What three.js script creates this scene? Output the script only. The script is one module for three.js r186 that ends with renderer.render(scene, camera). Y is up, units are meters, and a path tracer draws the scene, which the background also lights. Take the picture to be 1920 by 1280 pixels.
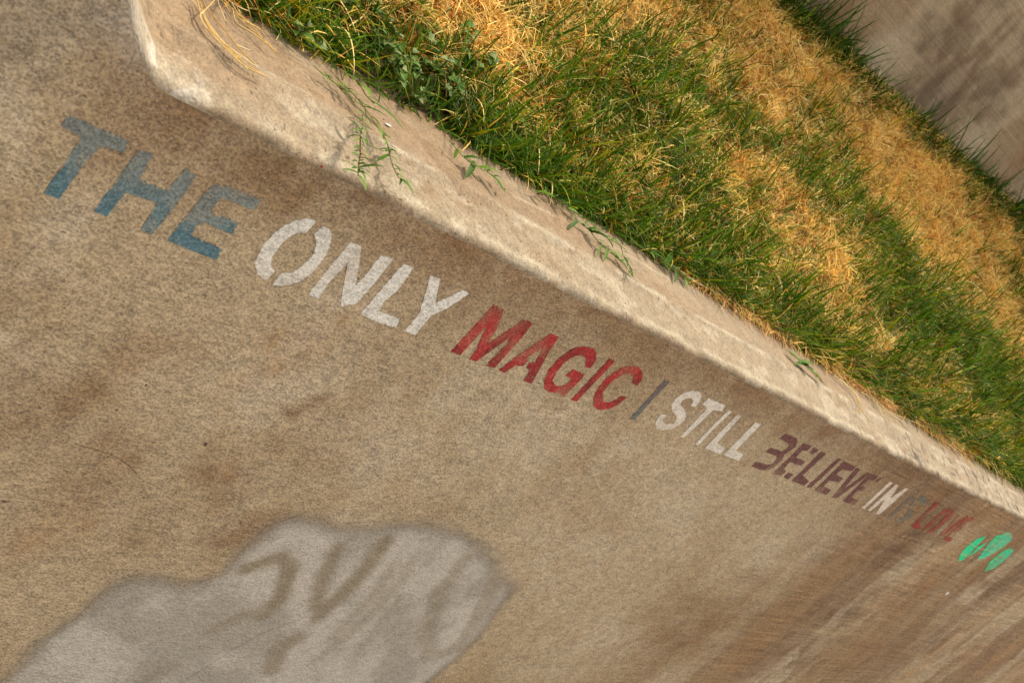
import * as THREE from 'three';
import { mergeGeometries } from 'three/addons/utils/BufferGeometryUtils.js';

// ---------------------------------------------------------------- camera, sky, sun, exposure
const scene = new THREE.Scene();
const camera = new THREE.PerspectiveCamera(37.7, 1024 / 682, 0.05, 400);
camera.position.set(-1.2093, 0.4356, 1.2);
camera.up.set(-0.26841, 0.70767, -0.65357);
camera.lookAt(-1.2093 + 0.71348, 0.4356 - 0.30981, 1.2 - 0.62847);
camera.focus = 2; camera.userData.fStop = 9;
scene.add(camera);

const SUN = new THREE.Vector3(0.5, 0.82, -0.2).normalize();
function makeSky() {                                   // bright, thinly veiled daylight sky
  const W = 256, H = 128, data = new Float32Array(W * H * 4);
  for (let j = 0; j < H; j++) for (let i = 0; i < W; i++) {
    const el = ((j + 0.5) / H - 0.5) * Math.PI, az = ((i + 0.5) / W - 0.5) * 2 * Math.PI;
    const y = Math.sin(el), x = Math.cos(el) * Math.cos(az), z = Math.cos(el) * Math.sin(az);
    const c = Math.max(0, x * SUN.x + y * SUN.y + z * SUN.z);
    const up = Math.max(0, y), g = 0.78 + 0.3 * up + 0.5 * Math.pow(c, 6);
    const k = (j * W + i) * 4, low = y < 0 ? 0.45 : 1;
    data[k] = 0.92 * g * low; data[k + 1] = 0.9 * g * low; data[k + 2] = (0.87 + 0.04 * up) * g * low; data[k + 3] = 1;
  }
  const t = new THREE.DataTexture(data, W, H, THREE.RGBAFormat, THREE.FloatType);
  t.mapping = THREE.EquirectangularReflectionMapping; t.magFilter = THREE.LinearFilter; t.needsUpdate = true;
  return t;
}
scene.background = makeSky(); scene.environment = scene.background;
scene.backgroundIntensity = 1; scene.environmentIntensity = 1;
const sun = new THREE.DirectionalLight(0xffffff, 3.2);
sun.color.setRGB(1, 0.9, 0.7);
sun.position.copy(SUN).multiplyScalar(20).add(new THREE.Vector3(1.5, 0, -1)); sun.target.position.set(1.5, 0, -1);
sun.castShadow = true; sun.shadow.radius = 13; sun.shadow.mapSize.set(2048, 2048);
Object.assign(sun.shadow.camera, { left: -8, right: 8, top: 8, bottom: -8, near: 1, far: 40 });
scene.add(sun, sun.target);
const renderer = new THREE.WebGLRenderer({ antialias: true });
renderer.toneMapping = THREE.LinearToneMapping; renderer.toneMappingExposure = 1.42;
renderer.shadowMap.enabled = true;

// ---------------------------------------------------------------- helpers
let seed = 12345;
const rnd = () => { seed = (Math.imul(seed, 1664525) + 1013904223) | 0; return (seed >>> 8) / 16777216; };
const rr = (a, b) => a + (b - a) * rnd();
const clamp = (x, a = 0, b = 1) => x < a ? a : x > b ? b : x;
const ss = (a, b, x) => { const t = clamp((x - a) / (b - a)); return t * t * (3 - 2 * t); };
const hash = (x, y) => { let h = Math.imul(x, 374761393) + Math.imul(y, 668265263) | 0; h = Math.imul(h ^ (h >>> 13), 1274126177); return ((h ^ (h >>> 16)) >>> 0) / 4294967296; };
function vn(x, y) {
  const xi = Math.floor(x), yi = Math.floor(y); let fx = x - xi, fy = y - yi;
  fx = fx * fx * (3 - 2 * fx); fy = fy * fy * (3 - 2 * fy);
  const a = hash(xi, yi), b = hash(xi + 1, yi), c = hash(xi, yi + 1), d = hash(xi + 1, yi + 1);
  return a + (b - a) * fx + (c - a) * fy + (a - b - c + d) * fx * fy;
}
function fbm(x, y, n) { let s = 0, a = 0.5, t = 0; for (let i = 0; i < n; i++) { s += a * vn(x + i * 17.3, y - i * 9.1); t += a; a *= 0.5; const nx = 1.63 * x - 1.21 * y; y = 1.21 * x + 1.63 * y; x = nx; } return s / t; }
const lin = (c) => { c /= 255; return c <= 0.04045 ? c / 12.92 : Math.pow((c + 0.055) / 1.055, 2.4); };
const L3 = (r, g, b) => [lin(r), lin(g), lin(b)];
const enc = (x) => { x = clamp(x); return 255 * (x <= 0.0031308 ? 12.92 * x : 1.055 * Math.pow(x, 1 / 2.4) - 0.055); };
const ENC = new Uint8Array(4096); for (let i = 0; i < 4096; i++) ENC[i] = Math.round(enc(i / 4095));
const P = (u, v, w) => new THREE.Vector3(u, v, -w);          // u along the wall, v up, w into the bank
const numbers = {};
function numbered(name) { const n = numbers[name] = (numbers[name] ?? -1) + 1; return n ? name + '_' + String(n).padStart(3, '0') : name; }
function tag(o, label, category, group, kind) {
  if (label) o.userData.label = label; if (category) o.userData.category = category;
  if (group) o.userData.group = group; if (kind) o.userData.kind = kind; return o;
}
function mesh(name, g, m, parent) { const o = new THREE.Mesh(g, m); o.name = parent ? name : numbered(name); o.castShadow = o.receiveShadow = true; (parent ?? scene).add(o); return o; }
function thing(name, at, label, category, group) { const o = new THREE.Group(); o.name = numbered(name); o.position.copy(at); scene.add(o); return tag(o, label, category, group); }
const textures = (w, h, f) => {                               // f(i, j, out) -> linear colour and height
  const c = new Uint8Array(w * h * 4), b = new Uint8Array(w * h * 4), o = [0, 0, 0, 0];
  for (let j = 0; j < h; j++) for (let i = 0; i < w; i++) {
    f((i + 0.5) / w, (j + 0.5) / h, o); const k = (j * w + i) * 4;
    c[k] = ENC[clamp(o[0]) * 4095 | 0]; c[k + 1] = ENC[clamp(o[1]) * 4095 | 0]; c[k + 2] = ENC[clamp(o[2]) * 4095 | 0]; c[k + 3] = 255;
    b[k] = b[k + 1] = b[k + 2] = clamp(o[3]) * 255 | 0; b[k + 3] = 255;
  }
  const tex = (d, srgb) => { const t = new THREE.DataTexture(d, w, h); t.magFilter = THREE.LinearFilter; t.minFilter = THREE.LinearMipmapLinearFilter; t.generateMipmaps = true; if (srgb) t.colorSpace = THREE.SRGBColorSpace; t.needsUpdate = true; return t; };
  return [tex(c, true), tex(b, false)];
};
const concrete = (name, [map, bumpMap], bumpScale) => new THREE.MeshStandardMaterial({ name, map, bumpMap, bumpScale, roughness: 0.92, metalness: 0, color: new THREE.Color().setRGB(0.91, 0.91, 0.91) });
const mix3 = (o, c, t) => { o[0] += (c[0] - o[0]) * t; o[1] += (c[1] - o[1]) * t; o[2] += (c[2] - o[2]) * t; };

// ---------------------------------------------------------------- measured shapes (metres along the wall and up it)
const LETTERS=[
['T','THE',[-.7551,-.102,-.7185,-.1004,-.673,-.1003,-.6704,-.1177,-.701,-.1237,-.7043,-.1456,-.7075,-.2174,-.7288,-.2176,-.7268,-.1712,-.7263,-.125,-.7296,-.1222,-.7553,-.119]],
['H','THE',[-.6615,-.2153,-.6587,-.1828,-.6572,-.1545,-.6564,-.1064,-.636,-.1036,-.6329,-.1454,-.592,-.146,-.588,-.1033,-.5688,-.107,-.5682,-.1295,-.5694,-.1734,-.5725,-.2182,-.5901,-.2177,-.5932,-.168,-.6386,-.1712,-.6402,-.2167]],
['E','THE',[-.548,-.2172,-.5479,-.1916,-.5441,-.1471,-.5436,-.1219,-.5395,-.109,-.5161,-.1004,-.464,-.1015,-.4649,-.1197,-.5001,-.1208,-.5199,-.1226,-.5208,-.1452,-.5169,-.1513,-.4744,-.1471,-.4699,-.1696,-.5188,-.1682,-.5245,-.1789,-.5235,-.1962,-.4684,-.1989,-.4659,-.2188,-.511,-.219]],
['O','ONLY',[-.3674,-.0954,-.3679,-.1179,-.3833,-.1276,-.3891,-.1371,-.3919,-.1556,-.3911,-.1794,-.3843,-.1938,-.3718,-.2006,-.3746,-.2232,-.3943,-.2158,-.4093,-.2014,-.4147,-.1831,-.416,-.1632,-.4149,-.1423,-.4075,-.122,-.3976,-.1073,-.3835,-.0963]],
['O','ONLY',[-.3509,-.0979,-.3407,-.0973,-.3297,-.1043,-.3172,-.1267,-.3124,-.1513,-.3137,-.1771,-.3202,-.198,-.3309,-.2108,-.3485,-.2228,-.3599,-.2249,-.3609,-.2003,-.3446,-.1914,-.3364,-.1709,-.3336,-.1519,-.3409,-.1305,-.3569,-.1153]],
['N','ONLY',[-.2941,-.2192,-.2944,-.1596,-.2926,-.103,-.2708,-.102,-.2474,-.1389,-.2264,-.1776,-.2294,-.1722,-.2277,-.1411,-.2284,-.103,-.2032,-.0992,-.2017,-.1468,-.2038,-.2011,-.227,-.2169,-.2418,-.1926,-.2715,-.1385,-.2759,-.1845,-.2731,-.2188]],
['L','ONLY',[-.1837,-.2175,-.183,-.1873,-.1805,-.1001,-.1571,-.0991,-.1529,-.1502,-.1599,-.1778,-.1563,-.1993,-.1082,-.198,-.0994,-.2175,-.1363,-.2201]],
['Y','ONLY',[-.0805,-.2184,-.0798,-.1757,-.0966,-.1408,-.1173,-.0999,-.0955,-.0967,-.067,-.1431,-.0531,-.1246,-.0372,-.0997,-.0185,-.1009,-.0366,-.1453,-.0539,-.169,-.054,-.195,-.0537,-.2174]],
['M','MAGIC',[.0439,-.2239,.0479,-.1008,.0778,-.103,.0971,-.145,.1054,-.1812,.1199,-.1455,.1342,-.1034,.1627,-.1024,.1659,-.1373,.166,-.2235,.1426,-.225,.1444,-.1665,.1414,-.1486,.1268,-.1845,.114,-.2247,.0959,-.2245,.0911,-.1979,.0699,-.1446,.0691,-.223]],
['A','MAGIC',[.1796,-.2236,.1911,-.182,.2228,-.1057,.2467,-.1082,.2534,-.1372,.2833,-.2268,.2572,-.2265,.2509,-.2003,.2375,-.198,.2336,-.1854,.246,-.1779,.2327,-.141,.2178,-.1762,.2267,-.1829,.225,-.1965,.2082,-.2015,.1979,-.226]],
['G','MAGIC',[.3751,-.1446,.3918,-.1431,.3881,-.1233,.3725,-.1071,.353,-.0991,.3217,-.1054,.3016,-.1215,.2919,-.1518,.2935,-.1836,.3059,-.2097,.3263,-.2271,.3424,-.2306,.3739,-.2245,.3923,-.2298,.395,-.1744,.3918,-.1621,.3534,-.1601,.3469,-.18,.3705,-.183,.3699,-.1943,.3628,-.2069,.3435,-.2101,.326,-.2006,.3181,-.1836,.3146,-.1522,.3264,-.1306,.341,-.123,.3606,-.1267,.3691,-.1368]],
['I','MAGIC',[.4189,-.229,.4168,-.1062,.4375,-.1065,.4372,-.2288]],
['C','MAGIC',[.5595,-.1386,.5369,-.1369,.5292,-.1232,.5052,-.1176,.493,-.1265,.4824,-.1464,.4797,-.1682,.485,-.1874,.5045,-.2021,.5226,-.2056,.5373,-.1936,.543,-.1763,.5617,-.1736,.5579,-.1989,.5429,-.2183,.5179,-.2287,.4937,-.2245,.4743,-.2073,.4614,-.1836,.4568,-.153,.4616,-.1284,.477,-.1081,.5079,-.0959,.5329,-.1009,.5569,-.1182]],
['I','I',[.6315,-.2234,.6226,-.0991,.6421,-.0976,.6435,-.1605,.6491,-.2215]],
['S','STILL',[.7263,-.1772,.7339,-.1804,.733,-.1918,.7397,-.1989,.7601,-.2001,.7773,-.1929,.7764,-.1801,.7644,-.1708,.7331,-.1622,.7148,-.1498,.7083,-.1302,.7134,-.1105,.7332,-.0949,.76,-.0895,.7821,-.0985,.7942,-.1148,.7952,-.1303,.7762,-.1327,.7719,-.1184,.755,-.113,.7432,-.1169,.7348,-.1269,.7398,-.1381,.7754,-.1487,.7927,-.1581,.8051,-.1768,.7999,-.1954,.7878,-.2105,.7687,-.22,.7414,-.2208,.722,-.21,.7129,-.1962,.7122,-.1826]],
['T','STILL',[.8446,-.2194,.838,-.1212,.8081,-.1159,.8106,-.0953,.889,-.0941,.8967,-.1126,.864,-.1192,.8609,-.2175]],
['I','STILL',[.9194,-.2228,.9159,-.1491,.9159,-.1036,.9335,-.1018,.9313,-.1679,.9375,-.2265]],
['L','STILL',[.9672,-.225,.9664,-.1951,.9609,-.1029,.981,-.1024,.9937,-.1972,1.0436,-.2032,1.0475,-.2259]],
['L','STILL',[1.0617,-.224,1.0557,-.102,1.0841,-.1014,1.0904,-.1982,1.1388,-.2014,1.1453,-.224]],
['B','BELIEVE',[1.2171,-.2252,1.2183,-.2075,1.2767,-.2048,1.2944,-.1956,1.2946,-.1823,1.2788,-.1691,1.2159,-.1693,1.217,-.1518,1.2752,-.1504,1.2859,-.1408,1.2825,-.1244,1.2618,-.1196,1.2138,-.1176,1.2158,-.0968,1.2828,-.0962,1.2993,-.1044,1.3144,-.1218,1.3031,-.1557,1.3162,-.1764,1.3136,-.2038,1.3031,-.22,1.269,-.2268]],
['E','BELIEVE',[1.3386,-.2241,1.3378,-.1527,1.3315,-.1016,1.3796,-.0976,1.3802,-.1186,1.359,-.1223,1.3636,-.15,1.4254,-.1511,1.4245,-.1684,1.3581,-.1694,1.365,-.1968,1.386,-.2026,1.3863,-.2208]],
['E','BELIEVE',[1.3967,-.1016,1.4283,-.1005,1.4241,-.122,1.3995,-.1198]],
['E','BELIEVE',[1.4018,-.203,1.4313,-.2022,1.432,-.224,1.4023,-.2224]],
['L','BELIEVE',[1.4569,-.2234,1.4548,-.1868,1.4469,-.102,1.4793,-.102,1.4806,-.194,1.5384,-.205,1.5392,-.2251]],
['I','BELIEVE',[1.5577,-.2264,1.5575,-.0996,1.5784,-.0985,1.5827,-.2239]],
['E','BELIEVE',[1.6114,-.2262,1.6074,-.1668,1.6026,-.1013,1.69,-.1016,1.691,-.1208,1.6354,-.1282,1.6326,-.1506,1.6881,-.1532,1.689,-.1714,1.6329,-.1771,1.636,-.2031,1.6946,-.2058,1.6973,-.2275]],
['V','BELIEVE',[1.7417,-.2281,1.696,-.1049,1.7254,-.1031,1.7549,-.1859,1.7797,-.1011,1.8017,-.1015,1.7705,-.2263]],
['E','BELIEVE',[1.8192,-.2263,1.8017,-.1015,1.8595,-.0991,1.8642,-.1207,1.8316,-.1239,1.8268,-.153,1.8627,-.1517,1.8623,-.1697,1.8328,-.1744,1.8433,-.2052,1.8983,-.2051,1.9015,-.2266]],
['E','BELIEVE',[1.8796,-.1015,1.893,-.0993,1.8917,-.1214,1.873,-.1185]],
['I','IN',[1.9639,-.226,1.9542,-.101,1.9818,-.1,1.9875,-.2255]],
['N','IN',[2.0128,-.2247,2.007,-.0997,2.0311,-.1009,2.0676,-.1536,2.0858,-.0996,2.1099,-.0961,2.1145,-.2258,2.0853,-.2285,2.042,-.1646,2.0359,-.227]],
['I','IS',[2.1816,-.2265,2.1776,-.1198,2.2064,-.118,2.2139,-.2246]],
['S','IS',[2.2397,-.2216,2.244,-.2102,2.2744,-.2114,2.2852,-.1985,2.271,-.178,2.2364,-.1547,2.2234,-.1217,2.2388,-.1,2.2778,-.0958,2.3146,-.1105,2.3296,-.1332,2.2881,-.1297,2.2691,-.1186,2.2547,-.1297,2.2692,-.1523,2.3108,-.1744,2.3236,-.2034,2.3071,-.2229,2.2859,-.2354]],
['L','LOVE',[2.4024,-.2242,2.383,-.1024,2.4103,-.0986,2.4262,-.2028,2.4746,-.209,2.4703,-.2306]],
['O','LOVE',[2.5228,-.2267,2.5048,-.1971,2.4939,-.1499,2.5023,-.1071,2.5474,-.0941,2.5924,-.1088,2.6118,-.1408,2.6137,-.1798,2.6027,-.2132,2.5762,-.2299,2.5579,-.2167,2.5727,-.1996,2.571,-.1608,2.5543,-.1228,2.5353,-.1215,2.5244,-.1542,2.5331,-.1911]],
['V','LOVE',[2.6792,-.2234,2.6387,-.1096,2.6615,-.1074,2.6817,-.1712,2.7183,-.0977,2.7355,-.1024,2.7118,-.2111]],
['E','LOVE',[2.7489,-.2299,2.7284,-.1211,2.7615,-.0939,2.8124,-.1001,2.7696,-.1238,2.76,-.149,2.7964,-.1472,2.8056,-.1657,2.7558,-.1789,2.7593,-.2073,2.8217,-.2096,2.827,-.2294]],
['heart','heart',[3.0697,-.1508,3.084,-.1898,3.0949,-.2252,3.111,-.2474,3.1142,-.288,3.0854,-.2994,3.0245,-.2632,3.0055,-.2142,3.0153,-.1724,3.0517,-.1513]],
['heart','heart',[3.126,-.1692,3.1498,-.1929,3.1504,-.2244,3.1288,-.26,3.114,-.2722,3.1214,-.2361,3.1034,-.208,3.1222,-.1793]],
['heart','heart',[3.205,-.0924,3.2705,-.0933,3.3315,-.1131,3.343,-.1464,3.3357,-.1836,3.305,-.2251,3.263,-.2618,3.2315,-.2545,3.1922,-.2071,3.161,-.1687,3.1531,-.1295]],
['heart','heart',[3.4027,-.158,3.4691,-.1555,3.5062,-.1854,3.5085,-.2356,3.4974,-.2783,3.4448,-.3073,3.3802,-.2545,3.3758,-.2123,3.3805,-.1818]],
];
const PATCH=[-.3194,-1.38,-.2915,-1.2321,-.294,-1.1319,-.2504,-1.0539,-.2368,-.9397,-.1828,-.8994,-.0756,-.9234,-.0217,-.8814,-.0322,-.8165,-.0243,-.7336,.0239,-.6909,.1469,-.689,.2699,-.654,.423,-.6394,.5747,-.6755,.6649,-.7292,.817,-.8218,.8271,-.8981,.8576,-1.032,.8588,-1.1262,.8299,-1.2116,.8723,-1.3838];
const STROKES=[
[0.035,0.8,[.0112,-.8633,.0682,-.8109,.1138,-.8419,.1539,-.9342,.1499,-.9899]],
[0.027,0.5,[.1448,-.9721,.0918,-1.006,.0562,-1.0647]],
[0.033,0.7,[.1854,-.7589,.2054,-.8447,.2591,-.9483]],
[0.039,0.75,[.2797,-.7141,.2999,-.8387,.292,-.9827]],
[0.030,0.4,[.3591,-.782,.3838,-.8736,.3833,-1.0527]],
[0.043,0.6,[.2876,-1.0616,.2569,-1.1039,.2955,-1.1819]],
[0.031,0.35,[.3967,-.7471,.4224,-.8387,.4256,-.9471,.4131,-1.0706,.3951,-1.1343]],
[0.043,0.45,[.5497,-.7194,.5788,-.866,.6618,-1.0159,.7523,-1.0982,.8189,-1.0585,.7432,-.8539,.7165,-.7936]],
[0.032,0.3,[.4661,-.8917,.4863,-.9911,.5144,-1.1369]],
[0.031,0.4,[.0283,-1.1782,.0058,-1.2265]],
];
const BLOBS=[
[0.51,0.64,0.20,0.17,0.8],
[0.85,0.75,0.21,0.17,0.8],
[0.34,0.77,0.11,0.11,0.6],
[0.34,0.41,0.15,0.13,0.7],
[1.34,1.05,0.21,0.16,0.6],
[1.44,1.41,0.13,0.11,0.4],
[1.00,1.02,0.18,0.15,0.6],
[0.74,0.96,0.12,0.11,0.5],
[-0.41,0.29,0.07,0.12,0.6],
[-0.31,0.37,0.08,0.10,0.4],
[-0.06,0.52,0.07,0.08,0.1],
[-0.06,0.40,0.11,0.12,0.5],
[0.12,0.44,0.11,0.11,0.6],
[1.21,0.56,0.18,0.12,0.5],
[1.85,1.02,0.20,0.12,0.5],
[2.33,1.40,0.20,0.13,0.55],
[2.29,1.03,0.23,0.13,0.6],
[2.57,0.91,0.26,0.13,0.5],
[2.49,0.63,0.35,0.16,0.6],
[3.12,0.70,0.44,0.17,0.6],
[3.44,0.58,0.50,0.17,0.5],
[0.88,0.41,0.18,0.12,0.6],
[1.29,0.37,0.22,0.13,0.5],
[2.09,0.60,0.23,0.11,0.3],
[3.74,1.04,0.31,0.12,0.3],
[3.01,0.94,0.20,0.09,0.2],
[2.95,1.27,0.16,0.08,0.35],
[0.96,0.64,0.14,0.10,0.4],
[1.57,1.05,0.12,0.08,0.3],
[0.17,0.67,0.09,0.09,-0.6],
[0.23,0.63,0.08,0.08,-0.5],
[0.93,1.19,0.13,0.12,-0.4],
[1.75,1.35,0.18,0.13,-0.8],
[2.08,1.66,0.23,0.17,-0.8],
[1.53,0.87,0.15,0.10,-0.5],
[1.15,0.59,0.11,0.08,-0.5],
[2.63,1.38,0.24,0.14,-0.8],
[2.29,1.58,0.18,0.12,-0.8],
[3.08,1.46,0.23,0.13,-0.7],
[3.49,1.55,0.31,0.16,-0.8],
[3.11,1.20,0.29,0.14,-0.7],
[1.73,0.75,0.16,0.09,-0.5],
[3.62,1.16,0.40,0.17,-0.7],
[1.82,0.64,0.15,0.08,-0.4],
[3.94,1.01,0.33,0.12,-0.5],
[2.87,1.58,0.17,0.10,-0.8],
[4.27,1.46,0.32,0.14,-0.7],
[1.28,1.41,0.12,0.11,-0.4],
[0.08,0.66,0.05,0.06,-0.4],
[-0.15,0.52,0.05,0.06,-0.2]];
const RUNNERS=[
[[[-0.3603,0.0575,0.2275,-0.3424,0.0553,0.2028,-0.3269,0.0541,0.1847,-0.3166,0.0525,0.1594,-0.3073,0.0499,0.1254,-0.2968,0.0457,0.1018,-0.2905,0.0422,0.0898,-0.2921,0.0361,0.0663,-0.2911,0.0282,0.0359,-0.2836,0.0234,0.0154,-0.2799,0.0231,0.011],[-0.382,0.0555,0.2066,-0.3678,0.0535,0.1958,-0.3513,0.0522,0.186,-0.3369,0.0503,0.1751,-0.3327,0.0477,0.1595],[-0.3419,0.0639,0.2416,-0.3179,0.0638,0.2397,-0.3042,0.0623,0.2266,-0.299,0.0598,0.1972,-0.2869,0.0584,0.186],[-0.402,0.056,0.2105,-0.3838,0.0534,0.1981,-0.3611,0.0522,0.194,-0.3458,0.0495,0.1784],[-0.3203,0.047,0.1514,-0.3404,0.0461,0.0974,-0.3622,0.0399,0.0491,-0.3796,0.0347,-0.0006,-0.4166,0.042,-0.0663,-0.4514,0.0499,-0.1311]],
[[0.0018,[-0.3191,0.0638,0.2398,-0.3048,0.0605,0.2219]],[0.0016,[-0.3171,0.0525,0.1607,-0.2778,0.0616,0.1435]],[0.0040,[-0.3083,0.0628,0.2305,-0.2961,0.0642,0.1859]],[0.0025,[-0.2923,0.059,0.191,-0.2348,0.0556,0.1422]],[0.0014,[-0.3176,0.0526,0.162,-0.3061,0.0391,0.1491]],[0.0017,[-0.3047,0.0488,0.1195,-0.2991,0.0421,0.0832]],[0.0016,[-0.311,0.0509,0.139,-0.2851,0.0446,0.1353]],[0.0010,[-0.3333,0.0481,0.1618,-0.3409,0.0673,0.1682]],[0.0013,[-0.348,0.044,0.0805,-0.3457,0.0457,0.0659]],[0.0020,[-0.2913,0.0391,0.0781,-0.2775,0.0258,0.0797]],[0.0012,[-0.2913,0.0391,0.0781,-0.2842,0.0418,0.0458]],[0.0015,[-0.2919,0.0367,0.0687,-0.2812,0.0439,0.065]],[0.0015,[-0.2919,0.0345,0.0602,-0.3142,0.0169,0.0469]],[0.0017,[-0.2913,0.0294,0.0404,-0.2911,0.0334,0.0124]],[0.0013,[-0.2859,0.0248,0.0215,-0.2704,0.0235,0.0243]],[0.0026,[-0.2821,0.0232,0.0136,-0.2613,0.0191,-0.0103]],[0.0012,[-0.2814,0.0232,0.0128,-0.2893,0.0193,-0.0034]],[0.0007,[-0.2806,0.0231,0.0119,-0.2527,0.0253,0.0105]],[0.0012,[-0.2955,0.045,0.0994,-0.294,0.0502,0.0842]]]],
[[[-0.3649,0.0421,0.0469,-0.3813,0.0362,-0.0042,-0.4175,0.0428,-0.068,-0.4512,0.0494,-0.1315],[-0.3399,0.0403,0.094,-0.3656,0.0415,0.0442],[-0.3426,0.0345,0.0529,-0.3011,0.033,0.0655]],
[[0.0018,[-0.3502,0.0408,0.0741,-0.3718,0.0411,0.0988]],[0.0015,[-0.3649,0.0421,0.0469,-0.3692,0.0254,0.065]],[0.0029,[-0.3665,0.0415,0.0418,-0.367,0.0462,0.0161]],[0.0018,[-0.431,0.0454,-0.0934,-0.4024,0.0668,-0.1002]],[0.0010,[-0.4327,0.0458,-0.0966,-0.454,0.0348,-0.072]],[0.0013,[-0.4462,0.0484,-0.122,-0.4701,0.0422,-0.1204]],[0.0017,[-0.4428,0.0478,-0.1156,-0.4255,0.049,-0.1104]],[0.0021,[-0.4512,0.0494,-0.1315,-0.4419,0.0433,-0.1549]],[0.0010,[-0.3649,0.0421,0.0469,-0.374,0.0456,0.0464]]]],
[[[0.166,0.0553,0.2368,0.2539,0.0588,0.2723,0.2924,0.0573,0.2597,0.3022,0.0536,0.2212,0.335,0.0525,0.2059,0.3418,0.05,0.1809,0.3633,0.0483,0.1653,0.3931,0.0469,0.1498,0.4142,0.045,0.1281,0.4217,0.0419,0.1085],[0.3035,0.0627,0.2307,0.3295,0.0599,0.2094,0.3767,0.0589,0.2061,0.407,0.0581,0.2064,0.4437,0.0578,0.2091,0.4269,0.0533,0.1686,0.4215,0.0497,0.1381,0.4166,0.0433,0.1022]],
[[0.0037,[0.1748,0.0557,0.2403,0.2026,0.073,0.2173]],[0.0028,[0.2187,0.0574,0.2581,0.2472,0.062,0.2573]],[0.0043,[0.2577,0.0586,0.2711,0.2633,0.0664,0.229]],[0.0048,[0.2939,0.0567,0.2539,0.3236,0.0582,0.2441]],[0.0038,[0.33,0.0527,0.2082,0.3555,0.0667,0.1951]],[0.0062,[0.336,0.0521,0.2021,0.3472,0.0694,0.1628]],[0.0034,[0.3843,0.0587,0.2062,0.4204,0.0469,0.1979]],[0.0021,[0.3663,0.0482,0.1637,0.3293,0.0352,0.1147]],[0.0021,[0.3022,0.0536,0.2212,0.2511,0.0415,0.1747]],[0.0026,[0.3752,0.0478,0.1591,0.4175,0.0527,0.1521]],[0.0024,[0.4264,0.0529,0.1656,0.4206,0.0484,0.1353]],[0.0029,[0.4218,0.0499,0.1396,0.4395,0.0373,0.12]],[0.0024,[0.3886,0.0471,0.1522,0.4256,0.0426,0.1331]],[0.0014,[0.3536,0.0491,0.1723,0.2999,0.0349,0.1129]],[0.0021,[0.317,0.0531,0.2143,0.3414,0.0532,0.2149]]]],
[[[0.5555,0.0597,0.2835,0.6403,0.0596,0.2827,0.6751,0.0573,0.2644,0.7486,0.0576,0.2671,0.7669,0.0558,0.2518,0.7825,0.0538,0.2362]],
[[0.0035,[0.6716,0.0576,0.2662,0.6883,0.0513,0.2442]],[0.0025,[0.7302,0.0575,0.2664,0.6819,0.0451,0.2092]],[0.0025,[0.7605,0.0564,0.2571,0.7476,0.0506,0.2226]],[0.0038,[0.6403,0.0596,0.2827,0.6759,0.0662,0.2718]],[0.0033,[0.6898,0.0574,0.2649,0.7151,0.0673,0.2514]],[0.0032,[0.6149,0.0596,0.283,0.6132,0.0623,0.2469]],[0.0038,[0.6788,0.0573,0.2645,0.7047,0.0875,0.293]]]],
[[[-0.0921,0.0617,0.2211,-0.0674,0.0567,0.1874,-0.0229,0.0548,0.1868,0.0193,0.053,0.1921,0.0348,0.0478,0.156]],
[[0.0030,[-0.0407,0.0555,0.187,-0.0763,0.0379,0.1372]],[0.0025,[-0.0251,0.0549,0.1868,0.0149,0.0698,0.1748]],[0.0030,[0.0003,0.0538,0.1897,0.0167,0.0528,0.1354]],[0.0029,[-0.0674,0.0567,0.1874,-0.0362,0.0722,0.1795]],[0.0020,[-0.0798,0.0592,0.2042,-0.0803,0.0429,0.192]]]],
[[[1.226,0.0513,0.183,1.277,0.0484,0.1561,1.31,0.0472,0.1427,1.364,0.0417,0.1076]],
[[0.0045,[1.234,0.0509,0.179,1.261,0.0508,0.1477]],[0.0053,[1.28,0.0483,0.1548,1.327,0.0604,0.1462]],[0.0061,[1.295,0.0477,0.1487,1.284,0.056,0.1129]],[0.0046,[1.316,0.0466,0.1392,1.369,0.0411,0.1066]],[0.0038,[1.295,0.0477,0.1487,1.24,0.0386,0.1417]]]],
[[[2.417,0.0866,0.2547,2.479,0.0745,0.2299,2.584,0.0783,0.2362,2.59,0.066,0.2145],[3.24,0.0882,0.2349,3.35,0.0795,0.2236,3.381,0.0615,0.1856,3.361,0.0496,0.1422]],
[[0.0032,[2.479,0.0745,0.2299,2.446,0.0543,0.2192]],[0.0043,[2.584,0.0783,0.2362,2.542,0.0457,0.1693]],[0.0038,[2.585,0.0776,0.2351,2.558,0.0726,0.1925]],[0.0045,[3.35,0.0795,0.2236,3.4,0.056,0.2025]],[0.0038,[3.381,0.0615,0.1856,3.417,0.0457,0.1556]]]]];
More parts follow.
